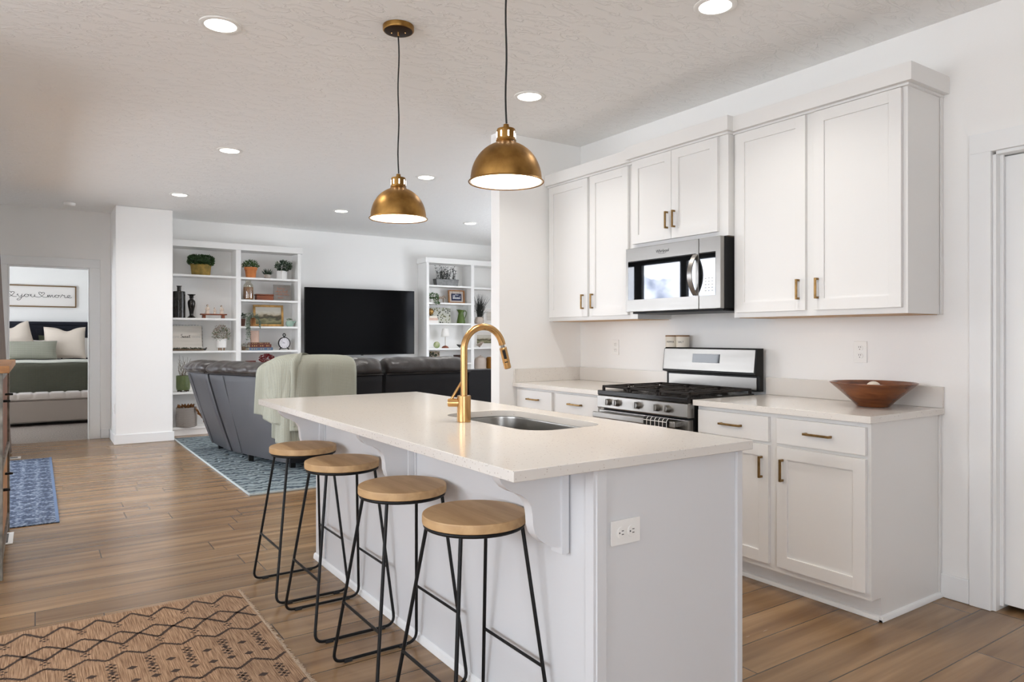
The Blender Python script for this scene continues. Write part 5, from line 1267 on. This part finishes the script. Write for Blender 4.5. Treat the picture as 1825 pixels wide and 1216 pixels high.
for s_ in (-1, 1): MB().tube([(2.847 + s_ * .045, YS, cz - .068), (2.847 + s_ * .068, YS - .005, z + .004)], [.009, .006], 8).build('foot', M['black'], t)
z = .85 + E
t = thing('word_block', 'small dark red block lettered FAITH just above the sofa back', 'sign', (2.398, YS, z)); MB().box(2.332, YS - .015, z, 2.464, YS + .015, z + .083, .002).build('block', M['bookred'], t)
MB().mesh(text_mesh('FAITH', .036, .0004), face_M((2.398, YS - .0156, z + .05), (1, 0, 0), (0, 0, 1))).build('lettering', M['chalk'], t, 0)
t = thing('red_flowers', 'bunch of dark red flowers in a silver bowl above the sofa back', 'flowers', (2.61, YS, z), group=PL)
MB().lathe([(0, 0), (.03, 0), (.055, .03), (.06, .06), (.055, .06), (0, .03)], (2.61, YS, z), 28).build('bowl', M['galv'], t)
f = MB(); foliage(f, (2.61, YS, z + .108), (.098, .07, .055), 420, .022, .018, .2, .2); f.build('petals', M['redflower'], t, 0)

# --- right bookshelf, left bay
z = 2.063 + E
t = thing('metal_planter', 'galvanised trough of dark blackish stems on the top shelf right of the television', 'planter', (5.39, YS, z), group=PL)
m = MB(); m.prism([(5.205, z), (5.575, z), (5.592, z + .1), (5.188, z + .1)], 'y', YS - .055, YS + .055); m.box(5.185, YS - .059, z + .094, 5.595, YS + .059, z + .104, .004); m.build('trough', M['galv'], t, 30)
f = MB()
for k in range(46):
    x = 5.22 + .34 * random.random(); p = Vector((x, YS + random.uniform(-.04, .04), z + .09)); tip = p + Vector((random.uniform(-.06, .06), random.uniform(-.04, .03), random.uniform(.12, .235)))
    f.tube([p, p.lerp(tip, .5), tip], [.002, .0017, .001], 4)
    for q in range(9): f.leaf(p.lerp(tip, random.uniform(.0, 1)), (random.uniform(-1, 1), random.uniform(-1, 1), random.uniform(0, 1)), .028, .011)
f.build('stems', M['blackleaf'], t, 0)
z = 1.792 + E
t = thing('trailing_plant', 'bright green trailing plant in a white pot at the left end of the second shelf', 'potted plant', (5.125, 9.81, z), group=PL)
MB().lathe([(0, 0), (.036, 0), (.046, .05), (.042, .052), (0, .04)], (5.125, 9.81, z), 26).build('pot', M['whiteceramic'], t)
f = MB(); foliage(f, (5.14, 9.80, z + .09), (.085, .055, .055), 200, .026, .017, .2, .1)
for k in range(14):
    sx = 5.1 + .12 * random.random(); pts = smooth_pts([Vector((5.13, 9.8, z + .07)), Vector((sx, 9.76, z + .08)), Vector((sx, 9.735, z + .01)), Vector((sx + .01, 9.732, z - random.uniform(.0, .03)))], 4)
    for p in pts: f.leaf(p, (random.uniform(-1, 1), -.5, random.uniform(-1, .3)), .022, .015)
f.build('foliage', M['leaf'], t, 0)
h = MB(); x0 = 5.30
h.tube([(x0 - .055, YS, z + .078), (x0 - .045, YS, z + .082), (x0, YS, z + .076), (x0 + .035, YS, z + .084), (x0 + .055, YS, z + .103), (x0 + .065, YS, z + .108)], [.010, .022, .020, .021, .013, .010], 12)
h.tube([(x0 + .06, YS, z + .108), (x0 + .075, YS - .005, z + .088), (x0 + .083, YS - .008, z + .066), (x0 + .084, YS - .008, z + .062)], [.011, .010, .007, .006], 10)
for (dx, dy) in ((-.048, -.012), (-.04, .012), (.035, -.012), (.042, .012)): h.tube([(x0 + dx, YS + dy, z + .075), (x0 + dx * 1.1, YS + dy, z + .04), (x0 + dx * 1.05, YS + dy, z + .001)], [.010, .006, .005], 8)
h.tube([(x0 - .058, YS, z + .08), (x0 - .073, YS, z + .06), (x0 - .075, YS, z + .03)], [.005, .004, .002], 6)
for s_ in (-1, 1): h.tube([(x0 + .058, YS + s_ * .006, z + .115), (x0 + .055, YS + s_ * .008, z + .126)], [.004, .001], 6)
single('horse_figurine', h, M['catmat'], 'small speckled standing horse figurine beside the trailing plant', 'figurine', (x0, YS, z))
t = thing('framed_sign', 'wood framed beige sign with a hung navy board reading blessed', 'sign', (5.606, 9.9, z))
tl = Matrix.Translation((5.606, 9.90, z + .1065)) @ Matrix.Rotation(-.09, 4, 'X'); fm = MB()
for b in ((-.146, -.105, .146, -.087), (-.146, .087, .146, .105), (-.146, -.0869, -.128, .0869), (.128, -.0869, .146, .0869)): fm.box(b[0], -.02, b[1], b[2], .012, b[3], .002, mat=tl)
fm.build('frame', M['oak'], t); MB().box(-.1285, .0, -.0875, .1285, .01, .0875, mat=tl).build('backing', M['linenboard'], t, 0)
MB().box(-.09, -.010, -.062, .092, -.0005, .05, .001, mat=tl).build('hung_board', M['navy'], t)
s = MB(); F = tl @ face_M((0, -.0105, 0), (1, 0, 0), (0, 0, 1)); script(s, 'blessed', F @ Matrix.Translation((0, -.034, .001)), .027, .85, .0022); script(s, 'alwaiis', F @ Matrix.Translation((.005, .022, .001)), .011, 1.0, .0010); s.build('script_lettering', M['chalk'], t)
MB().tube([tl @ Vector(p) for p in ((-.07, -.006, .05), (-.07, -.021, .107))], .0016, 5).tube([tl @ Vector(p) for p in ((.062, -.006, .05), (.062, -.021, .107))], .0016, 5).build('hanging_cord', M['twig'], t)
z = 1.47 + E
for k, (m, lb, h_) in enumerate((('pillowwhite', 'pale book at the bottom of the stack under the gold globe', .042), ('pinkcandle', 'blush book in the middle of the stack under the gold globe', .036), ('cream', 'cream book on top of the stack under the gold globe', .03))):
    zz = z + (0, .0425, .079)[k]; book(5.048 + k * .004, 5.215 - k * .012, zz, zz + h_, .18, m, lb, 0, False, 9.86, 'books under the gold globe')
t = thing('globe', 'small gold globe sitting on a stack of pale books', 'globe', (5.115, 9.85, z + .1095))
MB().lathe([(0, 0), (.03, 0), (.032, .004), (.012, .01), (.008, .018), (0, .018)], (5.115, 9.85, z + .1095), 24).build('stand', M['handle'], t); MB().sphere((0, 0, 0), .052, 26, (1, 1, 1), Matrix.Translation((5.115, 9.85, z + .1795))).build('sphere', M['globegold'], t)
t = thing('floral_canvas', 'white canvas scattered with dark blue and olive flowers', 'picture', (5.36, 9.95, z))
tl = Matrix.Translation((5.35, 9.945, z + .125)) @ Matrix.Rotation(-.10, 4, 'X'); MB().box(-.172, -.012, -.123, .172, .012, .123, .001, mat=tl).build('canvas', M['floralcanvas'], t)
t = thing('pitcher', 'moss green enamel pitcher on the shelf beside the floral canvas', 'pitcher', (5.665, YS, z))
mb = MB().lathe([(0, 0), (.068, 0), (.070, .004), (.062, .06), (.045, .135), (.040, .165), (.046, .200), (.054, .215), (.050, .214), (.037, .17), (0, .15)], (5.665, YS, z), 36)
for v in mb.bm.verts:
    if v.co.z > z + .17 and v.co.x < 5.64: v.co.x -= (v.co.z - z - .17) * .55; v.co.z += .006
mb.build('body', M['pitcher'], t)
MB().tube(smooth_pts([(5.708, YS, z + .18), (5.74, YS, z + .205), (5.765, YS, z + .18), (5.757, YS, z + .13), (5.727, YS, z + .075)], 6), .0065, 10).build('handle', M['pitcher'], t)
z = 1.076 + E
t = thing('table_lamp', 'tiny table lamp with white scalloped shade on a shelf', 'lamp', (5.378, YS, z))
MB().lathe([(0, 0), (.058, 0), (.056, .01), (.045, .025), (.025, .036), (.004, .04), (0, .04)], (5.378, YS, z), 30).build('base', M['cherry'], t); MB().cyl((5.378, YS, z + .039), (5.378, YS, z + .24), .003, .003, 8).build('stem', M['handle'], t)
sh = MB(); sh.grid(lambda u, v: Vector((5.378 + (.071 - .026 * v) * math.cos(2 * PI * u), YS + (.071 - .026 * v) * math.sin(2 * PI * u), z + .182 - (.008 * abs(math.sin(6 * PI * u)) if v == 0 else 0) + .13 * v)), 72, 6, True); o = sh.build('shade', M['linen_shade'], t)
so = o.modifiers.new('solid', 'SOLIDIFY'); so.thickness = .002
b = MB().sphere((0, 0, 0), .052, 28, (1, 1, 1), Matrix.Translation((5.225, YS, z + .052))); single('decorative_ball', b, M['greenball'], 'mottled green glass ball left of the tiny table lamp', 'ornament', (5.225, YS, z))
b = MB().tube([(5.585, YS, z + .055), (5.60, YS, z + .048), (5.625, YS, z + .036), (5.65, YS, z + .034), (5.685, YS, z + .044), (5.712, YS, z + .054)], [.002, .011, .019, .021, .011, .003], 12); b.tube([(5.645, YS, z + .02), (5.645, YS, z)], .008, 8)
single('bird_ornament', b, M['birdwood'], 'dark long-tailed bird ornament right of the tiny table lamp', 'ornament', (5.645, YS, z))
z = .84 + E
t = thing('floral_canvas', 'small brownish floral canvas just showing above the sofa back', 'picture', (5.235, 9.95, z)); tl = Matrix.Translation((5.235, 9.94, z + .093)) @ Matrix.Rotation(-.08, 4, 'X'); MB().box(-.09, -.01, -.091, .09, .01, .091, .001, mat=tl).build('canvas', M['floraldark'], t)
t = thing('potted_fern', 'dark leafy plant on the low shelf left of the small floral canvas', 'potted plant', (5.125, 9.84, z), group=PL); MB().lathe([(0, 0), (.035, 0), (.045, .07), (0, .06)], (5.125, 9.84, z), 20).build('pot', M['stone'], t)
f = MB(); foliage(f, (5.135, 9.84, z + .115), (.07, .06, .05), 160, .028, .016, .2, .1); f.build('foliage', M['darkleaf'], t, 0)
b = MB().lathe([(0, 0), (.045, 0), (.05, .006), (.072, .125), (.066, .125), (.04, .02), (0, .02)], (5.605, YS, z), 30); single('dark_bowl', b, M['darkwood'], 'dark brown tapered bowl on the low shelf above the sofa back', 'bowl', (5.605, YS, z))
# --- right bookshelf, right bay
z = 1.464 + E
t = thing('grass_vase', 'tall dark grass in a taupe faceted vase at the right bookshelf', 'potted plant', (6.01, YS, z), group=PL)
MB().lathe([(0, 0), (.062, 0), (.078, .02), (.082, .05), (.06, .112), (.052, .114), (0, .09)], (6.01, YS, z), 10).build('vase', M['taupeglaze'], t, 20)
f = MB()
for k in range(170):
    a = random.uniform(0, 2 * PI); tip = Vector((6.01 + random.gauss(.02, .07), YS + random.gauss(-.01, .04), z + random.uniform(.2, .5))); p = Vector((6.01 + .03 * math.cos(a), YS + .03 * math.sin(a), z + .1))
    f.tube([p, p.lerp(tip, .5) + Vector((0, 0, .03)), tip], [.0035, .0026, .0006], 4, cap=False)
f.build('grass_blades', M['blackleaf'], t, 0)
def framed(name, x0, x1, z0, z1, m, label, fmat, y=9.93):
    t = thing(name, label, 'framed picture', ((x0 + x1) / 2, y, z0)); w = .018; fm = MB()
    for b in ((x0, z0, x1, z0 + w), (x0, z1 - w, x1, z1), (x0, z0 + w, x0 + w, z1 - w), (x1 - w, z0 + w, x1, z1 - w)): fm.box(b[0], y - .012, b[1], b[2], y + .008, b[3], .001)
    fm.build('frame', M[fmat], t); MB().box(x0 + w + .05, y - .003, z0 + w + .045, x1 - w - .05, y + .0, z1 - w - .045).build('picture', M[m], t, 0); MB().box(x0 + w - .001, y + .0005, z0 + w - .001, x1 - w + .001, y + .006, z1 - w + .001).build('mount', M['pillowwhite'], t, 0)
framed('framed_print', 6.135, 6.50, z, z + .27, 'signwood', 'white framed print behind the tall grass vase, cut off by the kitchen wall', 'shelfwhite')
z = 1.085 + E
framed('framed_print', 5.945, 6.36, z, z + .265, 'landscape', 'white matted landscape print behind the arch of the faucet', 'shelfwhite')
b = MB().tube([(5.925, 9.80, z + .035), (5.955, 9.80, z + .038), (6.0, 9.80, z + .052), (6.03, 9.80, z + .075), (6.05, 9.80, z + .078), (6.072, 9.80, z + .068)], [.006, .026, .03, .019, .014, .003], 12); b.tube([(5.985, 9.80, z + .03), (5.985, 9.80, z)], .014, 8)
single('duck_ornament', b, M['catmat'], 'small brown duck ornament in front of the matted landscape print', 'ornament', (5.985, 9.80, z))
z = .73 + E
t = thing('lidded_jar', 'tall taupe domed jar with knob lid seen beside the faucet', 'jar', (6.03, YS, z)); MB().lathe([(0, 0), (.09, 0), (.098, .01), (.098, .13), (.088, .17), (.06, .192), (0, .194)], (6.03, YS, z), 36).build('body', M['taupeglaze'], t); MB().lathe([(0, .194), (.05, .1945), (.042, .202), (.015, .208), (.018, .218), (0, .224)], (6.03, YS, z), 28).build('lid', M['taupeglaze'], t)
b = MB().lathe([(0, 0), (.08, 0), (.088, .01), (.088, .175), (.07, .192), (.062, .192), (.078, .17), (.078, .02), (0, .015)], (6.245, YS, z), 36); single('amber_vase', b, M['amberglass'], 'amber glass vase beside the domed jar, cut off by the kitchen wall', 'vase', (6.245, YS, z))

# ------------------------------------------------------------------ curtain, rustic cabinet
t = thing('curtain', 'taupe floor-length curtain panel beside the glass door', 'curtain', (-.36, 9.05, .01))
def cur(u, v):
    y = 8.62 + .72 * u; fl = 1 - v; x = -.365 + .055 * math.sin(u * 22) * (.6 + .4 * fl) + (.10 * fl * u)
    return Vector((x, y - .05 * v * (u - .5), .012 + 2.43 * v))
m = MB(); m.grid(cur, 96, 24); o = m.build('panel', M['taupe'], t, 80)
so = o.modifiers.new('solid', 'SOLIDIFY'); so.thickness = .004
t = thing('curtain_rod', 'dark metal curtain rod fixed above the glass door', 'curtain rod', (-.40, 7.3, 2.46)); MB().cyl((-.36, 5.5, 2.46), (-.36, 9.4, 2.46), .011, .011, 12).build('rod', M['blackmetal'], t)
for y in (5.7, 9.36): MB().cyl((-.498, y, 2.46), (-.36, y, 2.46), .008, .008, 8).build('bracket', M['blackmetal'], t)

t = thing('rustic_cabinet', 'worn steel framed cabinet with orange oak top at the left edge', 'cabinet', (-.32, 5.05, .001))
CX0, CX1, CY0, CY1 = -.485, -.142, 4.47, 5.62
MB().box(CX0, CY0 - .07, 1.073, CX1 + .03, CY1 + .04, 1.11, .004).build('top', M['oak'], t)
for x in (CX0, CX1 - .034):
    for y in (CY0, CY1 - .034): MB().box(x, y, .001, x + .034, y + .034, 1.0725, .003).build('corner_post', M['gunmetal'], t)
for z0 in (.09, .55, 1.035):
    MB().box(CX0 + .0345, CY0 + .001, z0, CX1 - .0345, CY0 + .03, z0 + .034).box(CX1 - .033, CY0 + .0345, z0, CX1 - .001, CY1 - .0345, z0 + .034).build('rail', M['gunmetal'], t, 0)
MB().box(CX0 + .01, CY0 + .035, .125, CX1 - .034, CY1 - .035, 1.034).build('carcass', M['redwood'], t, 0)
for y0, y1 in ((CY0 + .036, 5.04), (5.045, CY1 - .036)):
    for z0, z1 in ((.126, .548), (.586, 1.033)):
        d = MB().box(CX1 - .0335, y0, z0, CX1 - .012, y1, z1, .002).build('door', M['oak'] if z0 < .3 else M['redwood'], t)
        MB().box(CX1 - .0118, y0 + .10, (z0 + z1) / 2 + .1, CX1 + .028, y0 + .13, (z0 + z1) / 2 + .112, .003).build('latch', M['blackmetal'], d)
MB().box(CX0 + .036, CY0 + .004, .126, CX1 - .036, CY0 + .02, .548).build('side_panel', M['oak'], t, 0); MB().box(CX0 + .036, CY0 + .004, .586, CX1 - .036, CY0 + .02, 1.033).build('side_panel', M['redwood'], t, 0)

# ------------------------------------------------------------------ bedroom seen through the doorway
t = thing('bed', 'bed with a navy-black panelled headboard and olive waffle quilt seen through the doorway', 'bed', (.12, 13.4, .001))
BX0, BX1 = -.92, 1.02
h = MB(); h.box(BX0 - .06, 14.46, .001, BX1 + .06, 14.53, 1.46); h.box(BX0 - .09, 14.44, 1.461, BX1 + .09, 14.545, 1.515, .006); h.box(BX0 - .06, 14.445, 1.40, BX1 + .06, 14.46, 1.445, .004)
for k in range(4):
    x0 = BX0 - .04 + k * .515
    for b in ((x0, .9, x0 + .07, 1.38), (x0 + .445, .9, x0 + .505, 1.38), (x0 + .07, 1.32, x0 + .445, 1.38)): h.box(b[0], 14.447, b[1], b[2], 14.4595, b[3], .002)
h.build('headboard', M['navywood'], t)
MB().box(BX0 + .02, 12.55, .15, BX1 - .02, 14.43, .40).build('bed_frame', M['navywood'], t, 0)
for x in (BX0 + .1, BX1 - .1):
    for y in (12.7, 14.3): MB().box(x - .03, y - .03, .001, x + .03, y + .03, .149).build('leg', M['navywood'], t)
MB().box(BX0 + .02, 12.53, .401, BX1 - .02, 14.43, .80, .06, 4).build('mattress', M['pillowwhite'], t)
q = MB()
def quilt(u, v):
    x = BX0 - .05 + (BX1 - BX0 + .10) * u; bl = .008 * math.sin(u * 9) + .006 * math.sin(u * 23 + 1)
    if v < .28: s = v / .28; return Vector((x, 12.46 + bl * .8, .40 + .42 * s))
    s = (v - .28) / .72; a = min(1, s / .06)
    return Vector((x, 12.46 + bl + .07 * (1 - math.cos(a * PI / 2)) + max(0, s - .06) * .55, .82 + .05 * math.sin(a * PI / 2) + bl * .5))
q.grid(quilt, 60, 40); o = q.build('quilt', M['quilt'], t, 80)
so = o.modifiers.new('solid', 'SOLIDIFY'); so.thickness = .02; so.offset = -1
e = MB(); e.grid(lambda u, v: Vector((BX0 - .04 + (BX1 - BX0 + .08) * u, 12.52 + 1.25 * v, .882 + .012 * math.sin(v * PI) + .004 * math.sin(u * 20))), 40, 10); o = e.build('turned_sheet', M['quiltedge'], t, 80)
so = o.modifiers.new('solid', 'SOLIDIFY'); so.thickness = .015
def pillow(label, xc, y, z0, w, h, th, m, tilt=.2, group='pillows on the bed', rz=0, name='bed_pillow', dent=.06, roll=0.0):
    mb = MB()
    def side(sg):
        def fn(u, v):
            a, b = 2 * u - 1, 2 * v - 1
            e = max(0, (1 - abs(a) ** 2.2) * (1 - abs(b) ** 2.2)) ** .5
            px = a * w / 2 * (1 - .05 * (1 - b * b) * abs(a)); pz = (b * h / 2 * (1 - .06 * (1 - a * a) * abs(b))) - (dent * max(0, b) * math.exp(-(a - .1) ** 2 / .12))
            return Vector((px, sg * th / 2 * e + noise.noise(Vector((u * 3, v * 3, xc))) * .012 * e, pz))
        return fn
    mb.grid(side(1), 20, 20); mb.grid(side(-1), 20, 20); bmesh.ops.remove_doubles(mb.bm, verts=mb.bm.verts, dist=.0005)
    mm = Matrix.Translation((xc, y, z0 + h / 2 * math.cos(tilt) + abs(math.sin(roll)) * w * .3)) @ Matrix.Rotation(rz, 4, 'Z') @ Matrix.Rotation(-tilt, 4, 'X') @ Matrix.Rotation(roll, 4, 'Y')
    bmesh.ops.transform(mb.bm, matrix=mm, verts=mb.bm.verts)
    return single(name, mb, M[m], label, 'pillow', (xc, y, z0), group, 80)
pillow('white sleeping pillow lying behind the right oatmeal cushion on the bed', .72, 14.22, .885, .70, .42, .15, 'pillowwhite', .45, dent=.02)
pillow('white sleeping pillow glimpsed between the two oatmeal cushions on the bed', .02, 14.20, .885, .66, .38, .15, 'pillowwhite', .5, dent=.02)
pillow('dark olive cushion against the headboard between the oatmeal cushions', .34, 14.36, .885, .62, .40, .12, 'greenpillow', .12, dent=.0)
pillow('left oatmeal linen cushion, cut off by the door frame, on the bed', -.31, 14.0, .885, .56, .56, .2, 'pillow', .2, rz=.12, roll=-.22)
pillow('right oatmeal linen cushion with a dented top edge on the bed', .40, 13.98, .885, .60, .55, .2, 'pillow', .22)
pillow('long sage waffle lumbar cushion at the front of the bed', -.12, 13.74, .885, .82, .32, .17, 'lumbar', .3, dent=.0)
t = thing('storage_bench', 'taupe velvet storage bench with tufted top at the foot of the bed', 'bench', (.05, 12.15, .001))
MB().box(-.80, 11.93, .052, .93, 12.37, .36, .02, 3).build('body', M['bench'], t)
MB().box(-.81, 11.92, .361, .94, 12.38, .39, .012, 3).build('lid', M['bench'], t)
c = MB(); c.grid(lambda u, v: Vector((-.80 + 1.73 * u, 11.925 + .45 * v, .391 + .065 * min(1, min(u, 1 - u) * 30, min(v, 1 - v) * 9) ** .5 - .012 * max(0, math.cos(u * 2 * PI * 9)) ** 6 * (1 if .05 < v < .95 else .6) - .012 * math.exp(-((v - .5) / .08) ** 2) * max(0, math.cos(u * 2 * PI * 9)) ** 2)), 140, 16); c.build('cushion', M['bench'], t, 80)
for x in (-.72, .85):
    for y in (11.99, 12.31): MB().box(x - .03, y - .03, .001, x + .03, y + .03, .0515).build('leg', M['black'], t)
t = thing('framed_sign', 'long white framed sign reading love you more above the bed', 'sign', (-.1, 14.55, 1.76))
fx0, fx1, fz0, fz1 = -.80, .585, 1.765, 2.14; fm = MB()
for b in ((fx0, fz0, fx1, fz0 + .02), (fx0, fz1 - .02, fx1, fz1), (fx0, fz0 + .0201, fx0 + .02, fz1 - .0201), (fx1 - .02, fz0 + .0201, fx1, fz1 - .0201)): fm.box(b[0], 14.515, b[1], b[2], 14.55, b[3], .001)
fm.build('frame', M['walnutframe'], t); MB().box(fx0 + .0195, 14.532, fz0 + .0195, fx1 - .0195, 14.549, fz1 - .0195).build('panel', M['pillowwhite'], t, 0)
script(MB(), 'love*you*more', face_M((-.115, 14.530, 1.935), (1, 0, 0), (0, 0, 1)), .047, 1.85, .0034).build('script_lettering', M['ink'], t)
bl = bpy.data.lights.new('bedroom_lamp', 'POINT')
bpy.data.lights.remove(bl)
